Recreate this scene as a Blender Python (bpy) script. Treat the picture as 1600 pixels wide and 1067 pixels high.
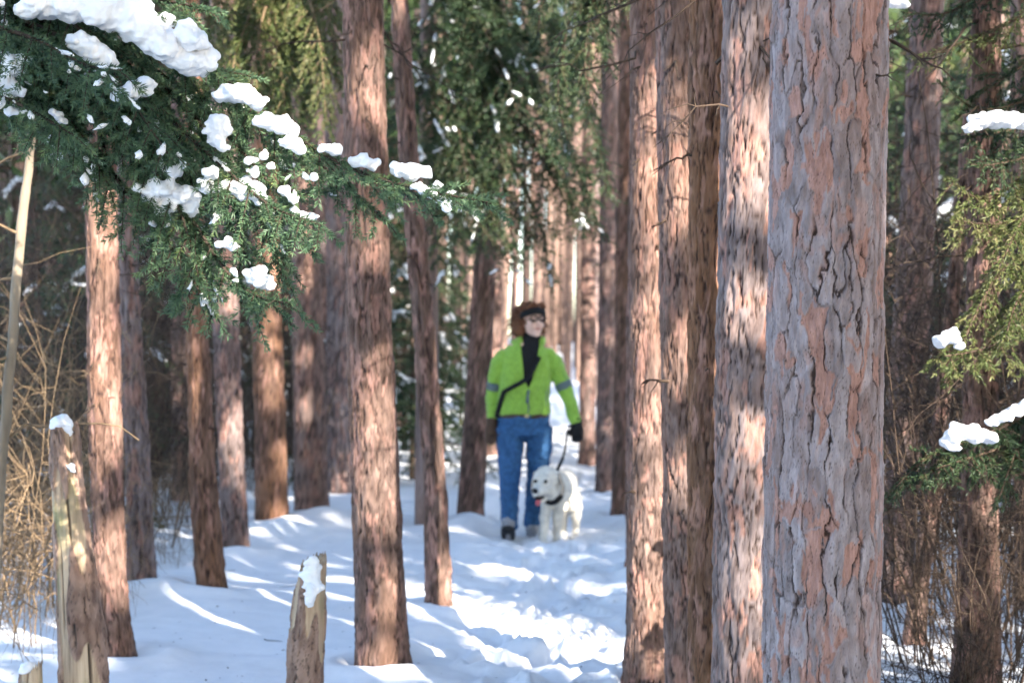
import bpy, bmesh, math, random
import numpy as np
from mathutils import Vector, Matrix

for o in list(bpy.data.objects):
    bpy.data.objects.remove(o, do_unlink=True)
scene = bpy.context.scene
COL = scene.collection
random.seed(7)
RNG = np.random.default_rng(7)

# ------------------------------------------------------------------ camera, sky, sun, exposure
FPX, CAM_H, HORIZ = 2800.0, 1.30, 550.0
cam_data = bpy.data.cameras.new('camera')
cam = bpy.data.objects.new('camera', cam_data)
COL.objects.link(cam)
cam.location = (0, 0, CAM_H)
cam.rotation_euler = (math.radians(90), 0, 0)
cam_data.sensor_width = 36.0
cam_data.lens = FPX / 1600.0 * 36.0
cam_data.shift_y = (HORIZ - 533.5) / 1600.0
cam_data.clip_start = 0.05
cam_data.clip_end = 2000
cam_data.dof.use_dof = True
cam_data.dof.focus_distance = 4.75
cam_data.dof.aperture_fstop = 4.2
scene.camera = cam

SUN_EL, SUN_AZ = math.radians(28), math.radians(180 - 32)     # azimuth clockwise from +Y (the view direction)
SUN = np.array([math.sin(SUN_AZ) * math.cos(SUN_EL), math.cos(SUN_AZ) * math.cos(SUN_EL), math.sin(SUN_EL)])
world = bpy.data.worlds.new('World')
scene.world = world
world.use_nodes = True
wn = world.node_tree.nodes
sky = wn.new('ShaderNodeTexSky')
sky.sky_type = 'NISHITA'
sky.sun_disc = False
sky.sun_elevation = SUN_EL
sky.sun_rotation = SUN_AZ
sky.dust_density = 0.8
sky.ozone_density = 1.2
bg = wn['Background']
world.node_tree.links.new(sky.outputs[0], bg.inputs[0])
bg.inputs[1].default_value = 0.15
sun_data = bpy.data.lights.new('sun', 'SUN')
sun_data.energy = 4.2
sun_data.angle = math.radians(0.45)
sun_data.color = (1.0, 0.92, 0.82)
sun = bpy.data.objects.new('sun', sun_data)
COL.objects.link(sun)
sun.rotation_euler = Vector(SUN).to_track_quat('Z', 'Y').to_euler()
scene.view_settings.view_transform = 'Standard'
scene.view_settings.look = 'None'
scene.view_settings.exposure = 2.35
scene.view_settings.gamma = 1.0
scene.cycles.use_denoising = True
scene.cycles.use_adaptive_sampling = True
scene.cycles.adaptive_threshold = 0.025
scene.cycles.adaptive_min_samples = 12
scene.cycles.max_bounces = 3
scene.cycles.diffuse_bounces = 3
scene.cycles.transparent_max_bounces = 4


# ------------------------------------------------------------------ helpers: numbers
def at(px, py, z):
    return np.array([(px - 800.0) / FPX * z, z, CAM_H - (py - HORIZ) / FPX * z])


def _hash(ix, iy, seed):
    h = (ix.astype(np.int64) * 374761393 + iy.astype(np.int64) * 668265263 + seed * 974634777) & 0xFFFFFFFF
    h = ((h ^ (h >> 13)) * 1274126177) & 0xFFFFFFFF
    h = ((h ^ (h >> 16)) * 2246822519) & 0xFFFFFFFF
    return ((h ^ (h >> 15)) & 0xFFFFFF) / float(0x1000000)


def perlin(x, y, seed=0):
    ix, iy = np.floor(x), np.floor(y)
    fx, fy = x - ix, y - iy
    u, v = fx * fx * fx * (fx * (fx * 6 - 15) + 10), fy * fy * fy * (fy * (fy * 6 - 15) + 10)

    def g(dx, dy):
        a = _hash(ix + dx, iy + dy, seed) * 2 * np.pi
        return np.cos(a) * (fx - dx) + np.sin(a) * (fy - dy)
    n0 = g(0, 0) * (1 - u) + g(1, 0) * u
    n1 = g(0, 1) * (1 - u) + g(1, 1) * u
    return (n0 * (1 - v) + n1 * v) * 1.5


def fbm(x, y, seed=0, octv=4):
    s, a = 0, 1.0
    for k in range(octv):
        s = s + a * perlin(x * 2 ** k, y * 2 ** k, seed + k)
        a *= 0.5
    return s


def sstep(a, b, x):
    t = np.clip((x - a) / (b - a), 0, 1)
    return t * t * (3 - 2 * t)


def voronoi(gx, gy, seed):
    ix, iy = np.floor(gx), np.floor(gy)
    f1 = np.full(gx.shape, 9.0)
    f2 = np.full(gx.shape, 9.0)
    cx, cy = np.zeros_like(gx), np.zeros_like(gy)
    p1x, p1y, p2x, p2y = (np.zeros_like(gx) for _ in range(4))
    for dx in (-1, 0, 1):
        for dy in (-1, 0, 1):
            jx, jy = ix + dx, iy + dy
            px = jx + 0.1 + 0.8 * _hash(jx, jy, seed)
            py = jy + 0.1 + 0.8 * _hash(jx, jy, seed + 11)
            d = np.hypot(px - gx, py - gy)
            closer = d < f1
            second = ~closer & (d < f2)
            p2x = np.where(closer, p1x, np.where(second, px, p2x))
            p2y = np.where(closer, p1y, np.where(second, py, p2y))
            p1x = np.where(closer, px, p1x)
            p1y = np.where(closer, py, p1y)
            f2 = np.where(closer, f1, np.minimum(f2, d))
            cx = np.where(closer, jx, cx)
            cy = np.where(closer, jy, cy)
            f1 = np.where(closer, d, f1)
    upright = np.abs(p1x - p2x) / (np.hypot(p1x - p2x, p1y - p2y) + 1e-6)
    return f1, f2, cx, cy, upright


def unit(a):
    return a / np.maximum(np.linalg.norm(a, axis=-1, keepdims=True), 1e-9)


# ------------------------------------------------------------------ helpers: objects
def make_mesh(V, F, mat=None, attrs=None, smooth=True, name='mesh'):
    """F: (n,3) or (n,4) array, or a list of such arrays."""
    Fs = F if isinstance(F, list) else [F]
    me = bpy.data.meshes.new(name)
    V = np.ascontiguousarray(V, dtype=np.float32)
    me.vertices.add(len(V))
    me.vertices.foreach_set('co', V.ravel())
    idx = np.concatenate([f.ravel() for f in Fs]).astype(np.int32)
    sizes = np.concatenate([np.full(len(f), f.shape[1], dtype=np.int32) for f in Fs])
    me.loops.add(len(idx))
    me.loops.foreach_set('vertex_index', idx)
    me.polygons.add(len(sizes))
    starts = np.concatenate([[0], np.cumsum(sizes)[:-1]]).astype(np.int32)
    me.polygons.foreach_set('loop_start', starts)
    if smooth:
        me.polygons.foreach_set('use_smooth', np.ones(len(sizes), dtype=bool))
    me.update(calc_edges=True)
    me.validate()
    for k, a in (attrs or {}).items():
        at_ = me.attributes.new(k, 'FLOAT', 'POINT')
        at_.data.foreach_set('value', np.ascontiguousarray(a, dtype=np.float32).ravel())
    if mat:
        me.materials.append(mat)
    return me


def link(name, data, parent=None, label=None, cat=None, group=None, kind=None, loc=None):
    o = bpy.data.objects.new(name, data)
    COL.objects.link(o)
    if parent:
        o.parent = parent
    if loc is not None:
        o.location = tuple(float(c) for c in loc)
    for k, v in (('label', label), ('category', cat), ('group', group), ('kind', kind)):
        if v:
            o[k] = v
    return o


def tubes(polys, sides=4):
    """polys: list of (pts (k,3), radii (k,)) -> V, F"""
    Vs, Fs, off = [], [], 0
    ang = np.arange(sides) * 2 * np.pi / sides
    for P, R in polys:
        P = np.asarray(P, float)
        k = len(P)
        T = unit(np.gradient(P, axis=0))
        ref = np.array([0.31, 0.17, 0.94]) if abs(T[0, 2]) < 0.8 else np.array([0.9, 0.3, 0.1])
        A = unit(np.cross(T, ref))
        B = np.cross(T, A)
        R = np.broadcast_to(np.asarray(R, float), (k,))
        ring = P[:, None, :] + R[:, None, None] * (np.cos(ang)[None, :, None] * A[:, None, :] + np.sin(ang)[None, :, None] * B[:, None, :])
        Vs.append(ring.reshape(-1, 3))
        i = np.arange(k - 1)[:, None] * sides + np.arange(sides)[None, :]
        j = np.arange(k - 1)[:, None] * sides + (np.arange(sides)[None, :] + 1) % sides
        Fs.append(np.stack([i, j, j + sides, i + sides], -1).reshape(-1, 4) + off)
        off += k * sides
    return np.concatenate(Vs), np.concatenate(Fs)


def resample(P, n):
    P = np.asarray(P, float)
    # Catmull-Rom through the points
    Q = np.vstack([2 * P[0] - P[1], P, 2 * P[-1] - P[-2]])
    t = np.linspace(0, len(P) - 1 - 1e-6, n)
    i = t.astype(int)
    f = (t - i)[:, None]
    a, b, c, d = Q[i], Q[i + 1], Q[i + 2], Q[i + 3]
    return 0.5 * (2 * b + (c - a) * f + (2 * a - 5 * b + 4 * c - d) * f ** 2 + (3 * b - a - 3 * c + d) * f ** 3)


def loft(secs, n=20):
    """secs: (x,y,z,rx,ry) along a limb; closed surface"""
    S = np.asarray(secs, float)
    P = S[:, :3]
    T = unit(np.gradient(P, axis=0))
    X = np.tile(np.array([1.0, 0, 0]), (len(P), 1))
    bad = np.abs(T[:, 0]) > 0.9
    X[bad] = (0, 0, 1.0)
    A = unit(X - T * np.sum(X * T, 1, keepdims=True))
    B = np.cross(T, A)
    ang = np.arange(n) * 2 * np.pi / n
    ring = P[:, None] + S[:, 3][:, None, None] * np.cos(ang)[None, :, None] * A[:, None] + S[:, 4][:, None, None] * np.sin(ang)[None, :, None] * B[:, None]
    V = ring.reshape(-1, 3)
    k = len(P)
    i = np.arange(k - 1)[:, None] * n + np.arange(n)[None, :]
    j = np.arange(k - 1)[:, None] * n + (np.arange(n)[None, :] + 1) % n
    F = [tuple(q) for q in np.stack([i, j, j + n, i + n], -1).reshape(-1, 4)]
    c0 = P[0] - T[0] * min(S[0, 3], S[0, 4]) * 0.5
    c1 = P[-1] + T[-1] * min(S[-1, 3], S[-1, 4]) * 0.5
    V = np.vstack([V, c0, c1])
    m = len(V)
    for q in range(n):
        F.append((q, m - 2, (q + 1) % n))
        b0 = (k - 1) * n
        F.append((b0 + q, b0 + (q + 1) % n, m - 1))
    return V, F


def ball(c, r, sc=(1, 1, 1), n=14):
    V, F = [], []
    c = np.asarray(c, float)
    sc = np.asarray(sc, float)
    ph = np.linspace(0, np.pi, n // 2 + 1)[1:-1]
    for p in ph:
        for q in range(n):
            a = 2 * np.pi * q / n
            V.append(c + r * sc * np.array([np.sin(p) * np.cos(a), np.sin(p) * np.sin(a), np.cos(p)]))
    k = len(ph)
    for i in range(k - 1):
        for q in range(n):
            a, b = i * n + q, i * n + (q + 1) % n
            F.append((a, a + n, b + n, b))
    V += [c + r * sc * np.array([0, 0, 1]), c - r * sc * np.array([0, 0, 1])]
    m = len(V)
    for q in range(n):
        F.append((m - 2, q, (q + 1) % n))
        F.append(((k - 1) * n + (q + 1) % n, (k - 1) * n + q, m - 1))
    return np.array(V), F


def fuse(parts, voxel=0.008, smooth_it=4, mat=None, cutters=None, disp=0.0, disp_scale=0.05):
    """union of closed pieces into ONE continuous surface"""
    V, F, off = [], [], 0
    for v, f in parts:
        V.append(v)
        F += [tuple(int(q) + off for q in p) for p in f]
        off += len(v)
    me = bpy.data.meshes.new('tmp')
    me.from_pydata(np.concatenate(V).tolist(), [], F)
    bm = bmesh.new()
    bm.from_mesh(me)
    bmesh.ops.recalc_face_normals(bm, faces=bm.faces)
    bm.to_mesh(me)
    bm.free()
    ob = bpy.data.objects.new('tmp', me)
    COL.objects.link(ob)
    m = ob.modifiers.new('r', 'REMESH')
    m.mode = 'VOXEL'
    m.voxel_size = voxel
    if smooth_it:
        m = ob.modifiers.new('s', 'SMOOTH')
        m.iterations = smooth_it
        m.factor = 0.5
    tmp = []
    for v, f in (cutters or []):
        cm = bpy.data.meshes.new('cut')
        cm.from_pydata(np.asarray(v).tolist(), [], [tuple(q) for q in f])
        b2 = bmesh.new()
        b2.from_mesh(cm)
        bmesh.ops.recalc_face_normals(b2, faces=b2.faces)
        b2.to_mesh(cm)
        b2.free()
        co = bpy.data.objects.new('cut', cm)
        COL.objects.link(co)
        tmp.append(co)
        m = ob.modifiers.new('b', 'BOOLEAN')
        m.operation = 'DIFFERENCE'
        m.object = co
        m.solver = 'EXACT'
    dg = bpy.context.evaluated_depsgraph_get()
    out = bpy.data.meshes.new_from_object(ob.evaluated_get(dg))
    for t in tmp + [ob]:
        bpy.data.objects.remove(t, do_unlink=True)
    n = len(out.vertices)
    if disp:
        co = np.empty(n * 3, np.float32)
        out.vertices.foreach_get('co', co)
        co = co.reshape(-1, 3)
        no = np.empty(n * 3, np.float32)
        out.vertices.foreach_get('normal', no)
        no = no.reshape(-1, 3)
        s = disp_scale
        d = fbm(co[:, 0] / s + co[:, 1] / s * 0.7, co[:, 2] / s - co[:, 1] / s * 0.6, 5, 4 if mat is M['snow'] else 3)
        co = co + no * (d * disp)[:, None]
        out.vertices.foreach_set('co', co.ravel())
    out.polygons.foreach_set('use_smooth', np.ones(len(out.polygons), dtype=bool))
    out.materials.clear()
    if mat:
        out.materials.append(mat)
    out.update()
    return out


# ------------------------------------------------------------------ materials
def new_mat(name):
    m = bpy.data.materials.new(name)
    m.use_nodes = True
    nt = m.node_tree
    return m, nt, nt.nodes['Principled BSDF']


def node(nt, t, **kw):
    n = nt.nodes.new(t)
    for k, v in kw.items():
        if k.startswith('i_'):
            n.inputs[int(k[2:])].default_value = v
        else:
            setattr(n, k, v)
    return n


def attr(nt, name):
    return node(nt, 'ShaderNodeAttribute', attribute_name=name).outputs['Fac']


def mix(nt, fac, a, b, mode='MIX'):
    n = node(nt, 'ShaderNodeMix', data_type='RGBA', blend_type=mode)
    for sock, val in ((n.inputs[0], fac), (n.inputs[6], a), (n.inputs[7], b)):
        if isinstance(val, (int, float)):
            sock.default_value = val
        elif isinstance(val, tuple):
            sock.default_value = (*val, 1) if len(val) == 3 else val
        else:
            nt.links.new(val, sock)
    return n.outputs[2]


def noise(nt, scale, detail=3, stretch=(1, 1, 1), rough=0.55):
    tc = node(nt, 'ShaderNodeTexCoord')
    mp = node(nt, 'ShaderNodeMapping')
    mp.inputs['Scale'].default_value = stretch
    nt.links.new(tc.outputs['Object'], mp.inputs[0])
    n = node(nt, 'ShaderNodeTexNoise')
    n.inputs['Scale'].default_value = scale
    n.inputs['Detail'].default_value = detail
    n.inputs['Roughness'].default_value = rough
    nt.links.new(mp.outputs[0], n.inputs['Vector'])
    return n.outputs['Fac']


def ramp(nt, fac, stops):
    n = node(nt, 'ShaderNodeValToRGB')
    e = n.color_ramp.elements
    while len(e) < len(stops):
        e.new(0.5)
    for k, (p, c) in enumerate(stops):
        e[k].position = p
        e[k].color = (*c, 1) if isinstance(c, tuple) else (c, c, c, 1)
    nt.links.new(fac, n.inputs[0])
    return n.outputs[0]


def bump(nt, bsdf, height, strength=0.3, dist=0.01):
    b = node(nt, 'ShaderNodeBump')
    b.inputs['Strength'].default_value = strength
    b.inputs['Distance'].default_value = dist
    nt.links.new(height, b.inputs['Height'])
    nt.links.new(b.outputs[0], bsdf.inputs['Normal'])


def simple(name, col, rough=0.7, var=0.25, scale=30, bmp=0.2, stretch=(1, 1, 1), sheen=0.0):
    m, nt, b = new_mat(name)
    n = noise(nt, scale, 4, stretch)
    lo = tuple(c * (1 - var) for c in col)
    hi = tuple(min(1, c * (1 + var)) for c in col)
    nt.links.new(ramp(nt, n, [(0.3, lo), (0.7, hi)]), b.inputs['Base Color'])
    b.inputs['Roughness'].default_value = rough
    b.inputs['Specular IOR Level'].default_value = 0.3
    if sheen:
        b.inputs['Sheen Weight'].default_value = sheen
    if bmp:
        bump(nt, b, n, bmp, 0.005)
    return m


def bark_material():
    m, nt, b = new_mat('pine bark')
    info = node(nt, 'ShaderNodeObjectInfo')
    sep = node(nt, 'ShaderNodeSeparateColor')
    nt.links.new(info.outputs['Color'], sep.inputs[0])
    ruddy, pale = sep.outputs[0], sep.outputs[1]
    fine = noise(nt, 60, 5, (1, 1, 0.25), 0.65)
    wide = noise(nt, 5, 3, (1, 1, 0.35))
    grey = mix(nt, attr(nt, 'tone'), (0.185, 0.150, 0.148), (0.36, 0.32, 0.33))
    brown = mix(nt, attr(nt, 'tone'), (0.036, 0.019, 0.012), (0.180, 0.104, 0.070))
    base = mix(nt, ruddy, grey, brown)
    blotch = ramp(nt, wide, [(0.42, 0.0), (0.62, 1.0)])
    mulb = node(nt, 'ShaderNodeMath', operation='MULTIPLY', i_1=0.35)
    nt.links.new(blotch, mulb.inputs[0])
    base = mix(nt, mulb.outputs[0], base, (0.185, 0.095, 0.060))
    salmon = mix(nt, fine, (0.24, 0.115, 0.085), (0.39, 0.245, 0.205))
    base = mix(nt, attr(nt, 'flake'), base, salmon)
    fr = ramp(nt, fine, [(0.25, 0.62), (0.7, 1.12)])
    base = mix(nt, 1.0, base, fr, 'MULTIPLY')
    orange = mix(nt, fine, (0.14, 0.055, 0.025), (0.36, 0.175, 0.075))
    om = node(nt, 'ShaderNodeMath', operation='MULTIPLY', i_1=0.9)
    og = ramp(nt, noise(nt, 6, 3, (1, 1, 0.2)), [(0.36, 0.25), (0.56, 1.0)])
    nt.links.new(sep.outputs[2], om.inputs[0])
    om2 = node(nt, 'ShaderNodeMath', operation='MULTIPLY')
    nt.links.new(om.outputs[0], om2.inputs[0])
    nt.links.new(og, om2.inputs[1])
    base = mix(nt, om2.outputs[0], base, orange)
    base = mix(nt, attr(nt, 'crack'), base, (0.035, 0.022, 0.018))
    light = mix(nt, 1.0, base, (1.25, 1.22, 1.22), 'MULTIPLY')
    base = mix(nt, pale, base, light)
    nt.links.new(base, b.inputs['Base Color'])
    b.inputs['Roughness'].default_value = 0.85
    b.inputs['Specular IOR Level'].default_value = 0.2
    bump(nt, b, fine, 0.35, 0.004)
    return m


def foliage_material(name, dark, light, olive):
    m, nt, b = new_mat(name)
    t = attr(nt, 'tint')
    c = ramp(nt, t, [(0.0, dark), (0.55, light), (1.0, olive)])
    nt.links.new(c, b.inputs['Base Color'])
    b.inputs['Roughness'].default_value = 0.5
    b.inputs['Specular IOR Level'].default_value = 0.35
    tr = node(nt, 'ShaderNodeBsdfTranslucent')
    nt.links.new(c, tr.inputs[0])
    mx = node(nt, 'ShaderNodeMixShader', i_0=0.25)
    nt.links.new(b.outputs[0], mx.inputs[1])
    nt.links.new(tr.outputs[0], mx.inputs[2])
    nt.links.new(mx.outputs[0], nt.nodes['Material Output'].inputs[0])
    return m


def snow_material():
    m, nt, b = new_mat('snow')
    n = noise(nt, 9, 6, (1, 1, 1), 0.6)
    g = noise(nt, 220, 2)
    c = ramp(nt, n, [(0.3, (0.80, 0.81, 0.83)), (0.7, (0.88, 0.88, 0.89))])
    nt.links.new(c, b.inputs['Base Color'])
    b.inputs['Roughness'].default_value = 0.55
    b.inputs['Specular IOR Level'].default_value = 0.25
    add = node(nt, 'ShaderNodeMath', operation='MULTIPLY_ADD', i_1=0.25)
    nt.links.new(g, add.inputs[0])
    nt.links.new(n, add.inputs[2])
    bump(nt, b, add.outputs[0], 0.35, 0.02)
    return m


def wood_material():
    m, nt, b = new_mat('weathered dead wood')
    grain = noise(nt, 40, 5, (1, 1, 0.06), 0.6)
    wide = noise(nt, 7, 3, (1, 1, 0.4))
    c = ramp(nt, grain, [(0.28, (0.17, 0.11, 0.065)), (0.5, (0.42, 0.30, 0.195)), (0.72, (0.58, 0.45, 0.31))])
    moss = ramp(nt, wide, [(0.52, 0.0), (0.64, 0.6)])
    c = mix(nt, moss, c, (0.16, 0.19, 0.07))
    red = ramp(nt, noise(nt, 4, 2, (1, 1, 0.6)), [(0.5, 0.0), (0.66, 0.5)])
    c = mix(nt, red, c, (0.27, 0.14, 0.09))
    barkc = mix(nt, attr(nt, 'tone'), (0.13, 0.072, 0.05), (0.36, 0.235, 0.175))
    c = mix(nt, attr(nt, 'flake'), c, barkc)
    c = mix(nt, attr(nt, 'crack'), c, (0.03, 0.02, 0.015))
    nt.links.new(c, b.inputs['Base Color'])
    b.inputs['Roughness'].default_value = 0.8
    bump(nt, b, grain, 0.4, 0.004)
    return m


M = {
    'bark': bark_material(),
    'snow': snow_material(),
    'wood': wood_material(),
    'spruce': foliage_material('blue green spruce needles', (0.034, 0.070, 0.038), (0.100, 0.170, 0.088), (0.20, 0.25, 0.085)),
    'hemlock': foliage_material('olive green needles', (0.014, 0.032, 0.013), (0.044, 0.074, 0.032), (0.11, 0.12, 0.045)),
    'cedar': foliage_material('yellow green cedar sprays', (0.036, 0.060, 0.018), (0.092, 0.118, 0.036), (0.19, 0.175, 0.075)),
    'pine': foliage_material('pine crown needles', (0.022, 0.045, 0.016), (0.05, 0.085, 0.028), (0.09, 0.11, 0.035)),
    'twig': simple('dry brown twigs', (0.066, 0.043, 0.029), 0.8, 0.35, 25),
    'straw': simple('pale dry twigs', (0.20, 0.135, 0.078), 0.8, 0.45, 20),
    'darktwig': simple('dark dead twigs', (0.050, 0.035, 0.026), 0.85, 0.35, 25),
    'farbark': simple('distant pinkish bark', (0.20, 0.13, 0.10), 0.85, 0.45, 0.6),
    'sapling': simple('barkless pale sapling wood', (0.215, 0.17, 0.12), 0.75, 0.4, 14, 0.5, (1, 1, 0.25)),
    'skin': simple('skin', (0.72, 0.47, 0.37), 0.5, 0.08, 20, 0.05),
    'fleece': simple('lime green fleece', (0.235, 0.415, 0.055), 0.9, 0.13, 40, 0.3, sheen=0.3),
    'black': simple('black knit', (0.010, 0.010, 0.011), 0.85, 0.3, 60, 0.2),
    'denim': simple('blue denim', (0.030, 0.095, 0.215), 0.85, 0.3, 35, 0.25),
    'band': simple('grey reflective band', (0.10, 0.135, 0.14), 0.5, 0.1, 30, 0.0),
    'hair': simple('brown hair', (0.135, 0.056, 0.026), 0.55, 0.6, 40, 0.3),
    'boot': simple('grey suede boot', (0.30, 0.30, 0.32), 0.8, 0.25, 30, 0.2),
    'rubber': simple('black rubber', (0.012, 0.013, 0.016), 0.6, 0.2, 30, 0.1),
    'leather': simple('brown leather', (0.06, 0.032, 0.018), 0.5, 0.2, 30, 0.1),
    'metal': simple('brass buckle', (0.45, 0.36, 0.18), 0.35, 0.1, 30, 0.0),
    'fur': simple('cream white fur', (0.70, 0.66, 0.58), 0.8, 0.16, 18, 0.3),
    'earfur': simple('pale tan ear fur', (0.50, 0.42, 0.33), 0.8, 0.10, 14, 0.3),
    'nose': simple('black nose', (0.014, 0.011, 0.011), 0.35, 0.2, 30, 0.0),
    'tongue': simple('pink tongue', (0.55, 0.13, 0.15), 0.4, 0.1, 30, 0.0),
    'lip': simple('lip', (0.45, 0.16, 0.14), 0.45, 0.1, 30, 0.0),
}

# ------------------------------------------------------------------ trees of the photograph (pixel outlines at a real distance)
# name key: (distance, [(px, py, width px) base first], ruddy, pale, label)
TREES = [
    ('R1', 4.65, [(1281, 1067, 181), (1288, 600, 180), (1296, 0, 178)], 0.10, 0.6,
     'massive grey pine trunk with flaking lavender and salmon bark plates'),
    ('R2', 5.6, [(1163, 1067, 104), (1170, 600, 103), (1180, 0, 100)], 0.45, 0.3,
     'mottled pink grey pine trunk half hidden behind the massive flaking trunk'),
    ('R3', 6.0, [(1112, 1075, 76), (1112, 600, 74), (1112, 0, 70)], 0.95, 0.1,
     'slim orange barked pine trunk between two greyer trunks in the right row'),
    ('R4', 6.45, [(1074, 1072, 70), (1066, 600, 66), (1055, 0, 62)], 0.65, 0.15,
     'brown grey pine trunk beside the slim orange barked one'),
    ('R5', 7.22, [(1012, 1054, 66), (1013, 600, 60), (1012, 0, 52)], 0.75, 0.25,
     'sun dappled pine trunk standing at the right edge of the path'),
    ('R5b', 10.5, [(1000, 897, 46), (1000, 500, 42), (1005, 0, 36)], 0.8, 0.0,
     'dark pine trunk mostly hidden behind the sun dappled trunk at the path edge'),
    ('R6', 14.3, [(976, 805, 40), (980, 400, 36), (985, 0, 32)], 0.8, 0.0,
     'shaded brown pine trunk lining the path, first one behind the sun dappled trunk'),
    ('R7', 16.7, [(945, 768, 30), (950, 400, 28), (954, 0, 26)], 0.7, 0.0,
     'straight slender pine trunk level with the gloved hand, behind the walker'),
    ('R8', 20.6, [(917, 727, 26), (920, 400, 24), (924, 0, 21)], 0.75, 0.1,
     'dappled thin pine trunk farther down the path behind the gloved hand'),
    ('L1', 7.43, [(597, 1042, 82), (577, 500, 70), (567, 0, 63)], 0.8, 0.1,
     'thick leaning reddish pine trunk standing alone left of the path'),
    ('L2', 8.88, [(686, 962, 41), (680, 750, 34), (660, 480, 33), (638, 230, 31), (624, 0, 27)], 0.85, 0.0,
     'slim curving pine trunk beside the thick leaning one'),
    ('L3', 13.4, [(733, 824, 41), (748, 600, 39), (762, 340, 34), (775, 0, 28)], 0.85, 0.0,
     'leaning brown pine trunk partly covering the sleeve of the walker'),
    ('L3b', 22.0, [(770, 716, 20), (776, 400, 18), (780, 0, 16)], 0.7, 0.1,
     'distant thin trunk peeking out between the leaning trunk and the blue jeans'),
    ('L4', 7.5, [(187, 1036, 50), (172, 900, 49), (163, 600, 53), (156, 280, 50), (150, 0, 46)], 0.85, 0.7,
     'sunlit salmon pink pine trunk right behind the tall broken post'),
    ('L5', 9.8, [(222, 924, 45), (215, 700, 38), (201, 450, 32), (190, 0, 28)], 0.45, 0.0,
     'dark grey furrowed trunk beside the sunlit salmon pink one'),
    ('L6', 9.33, [(331, 942, 48), (318, 760, 42), (308, 500, 33), (300, 0, 28)], 0.9, 0.0,
     'narrow brown trunk overlapping its neighbour in the left grove'),
    ('L7', 11.5, [(369, 867, 40), (358, 650, 42), (352, 500, 42), (345, 0, 36)], 0.6, 0.1,
     'grey brown trunk half behind the narrow brown one in the left grove'),
    ('L8', 13.1, [(424, 832, 51), (422, 650, 48), (415, 450, 45), (408, 0, 40)], 0.9, 0.0,
     'reddish trunk rising from a peaked snow mound in the left grove'),
    ('L9', 14.0, [(488, 812, 54), (484, 650, 52), (478, 400, 44), (472, 0, 38)], 0.65, 0.05,
     'broad two toned trunk next to the peaked snow mound in the left grove'),
    ('L10', 16.0, [(532, 779, 38), (528, 500, 36), (524, 0, 32)], 0.5, 0.0,
     'dark trunk just behind the thick leaning reddish pine'),
    ('L11', 15.2, [(282, 792, 27), (280, 500, 25), (278, 0, 22)], 0.6, 0.0,
     'thin dark trunk in the undergrowth behind the narrow brown one'),
    ('RR1', 9.3, [(1399, 944, 44), (1418, 600, 58), (1437, 300, 56), (1450, 0, 50)], 0.6, 0.1,
     'dark trunk leaning away behind the massive flaking trunk'),
    ('RR2', 7.95, [(1426, 1012, 32), (1443, 860, 28), (1462, 740, 26), (1490, 450, 22), (1530, 0, 18)], 0.75, 0.0,
     'thin slanting trunk among dead twigs, right of the massive flaking trunk'),
    ('RR3', 6.7, [(1526, 1078, 76), (1530, 750, 56), (1538, 400, 50), (1545, 0, 44)], 0.85, 0.0,
     'shaggy brown trunk overgrown with dead twigs and cedar sprays'),
    ('RR4', 9.0, [(1612, 960, 50), (1606, 600, 46), (1600, 0, 42)], 0.6, 0.0,
     'dark trunk behind the cedar branch carrying a long snow roll'),
]
TZ = {t[0]: t[1] for t in TREES}


def base_of(t):
    px, py, w = t[2][0]
    return np.array([(px - 800) / FPX * t[1], t[1]])


# ------------------------------------------------------------------ ground
def path_x(y):
    return 0.02 + 0.024 * y


MOUNDS = [(base_of(t)[0], base_of(t)[1], 0.035 + 0.02 * (k % 3), 0.30) for k, t in enumerate(TREES) if t[0][0] == 'L' or t[0].startswith('RR')]
MOUNDS += [(at(440, 800, 12.4)[0], 12.4, 0.17, 0.36), (at(730, 840, 12.9)[0], 12.9, 0.10, 0.4), (at(515, 790, 13.2)[0], 13.2, 0.15, 0.45),
           (at(250, 950, 9.2)[0], 9.2, 0.14, 0.4), (at(370, 868, 11.2)[0], 11.2, 0.08, 0.3), (at(1000, 900, 10.2)[0] - 0.05, 10.2, 0.07, 0.3)]


HOLLOWS = [(base_of(t)[0], base_of(t)[1], t[2][0][2] * t[1] / FPX / 2) for t in TREES if t[1] < 14.5]
_p = np.random.default_rng(17)
PRINTS = [(path_x(y_) + (0.13 if k % 2 else -0.13) + _p.normal(0, 0.10), y_ + _p.normal(0, 0.08), _p.normal(0.0, 0.25)) for k, y_ in enumerate(np.arange(6.8, 12.2, 0.17))]


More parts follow.
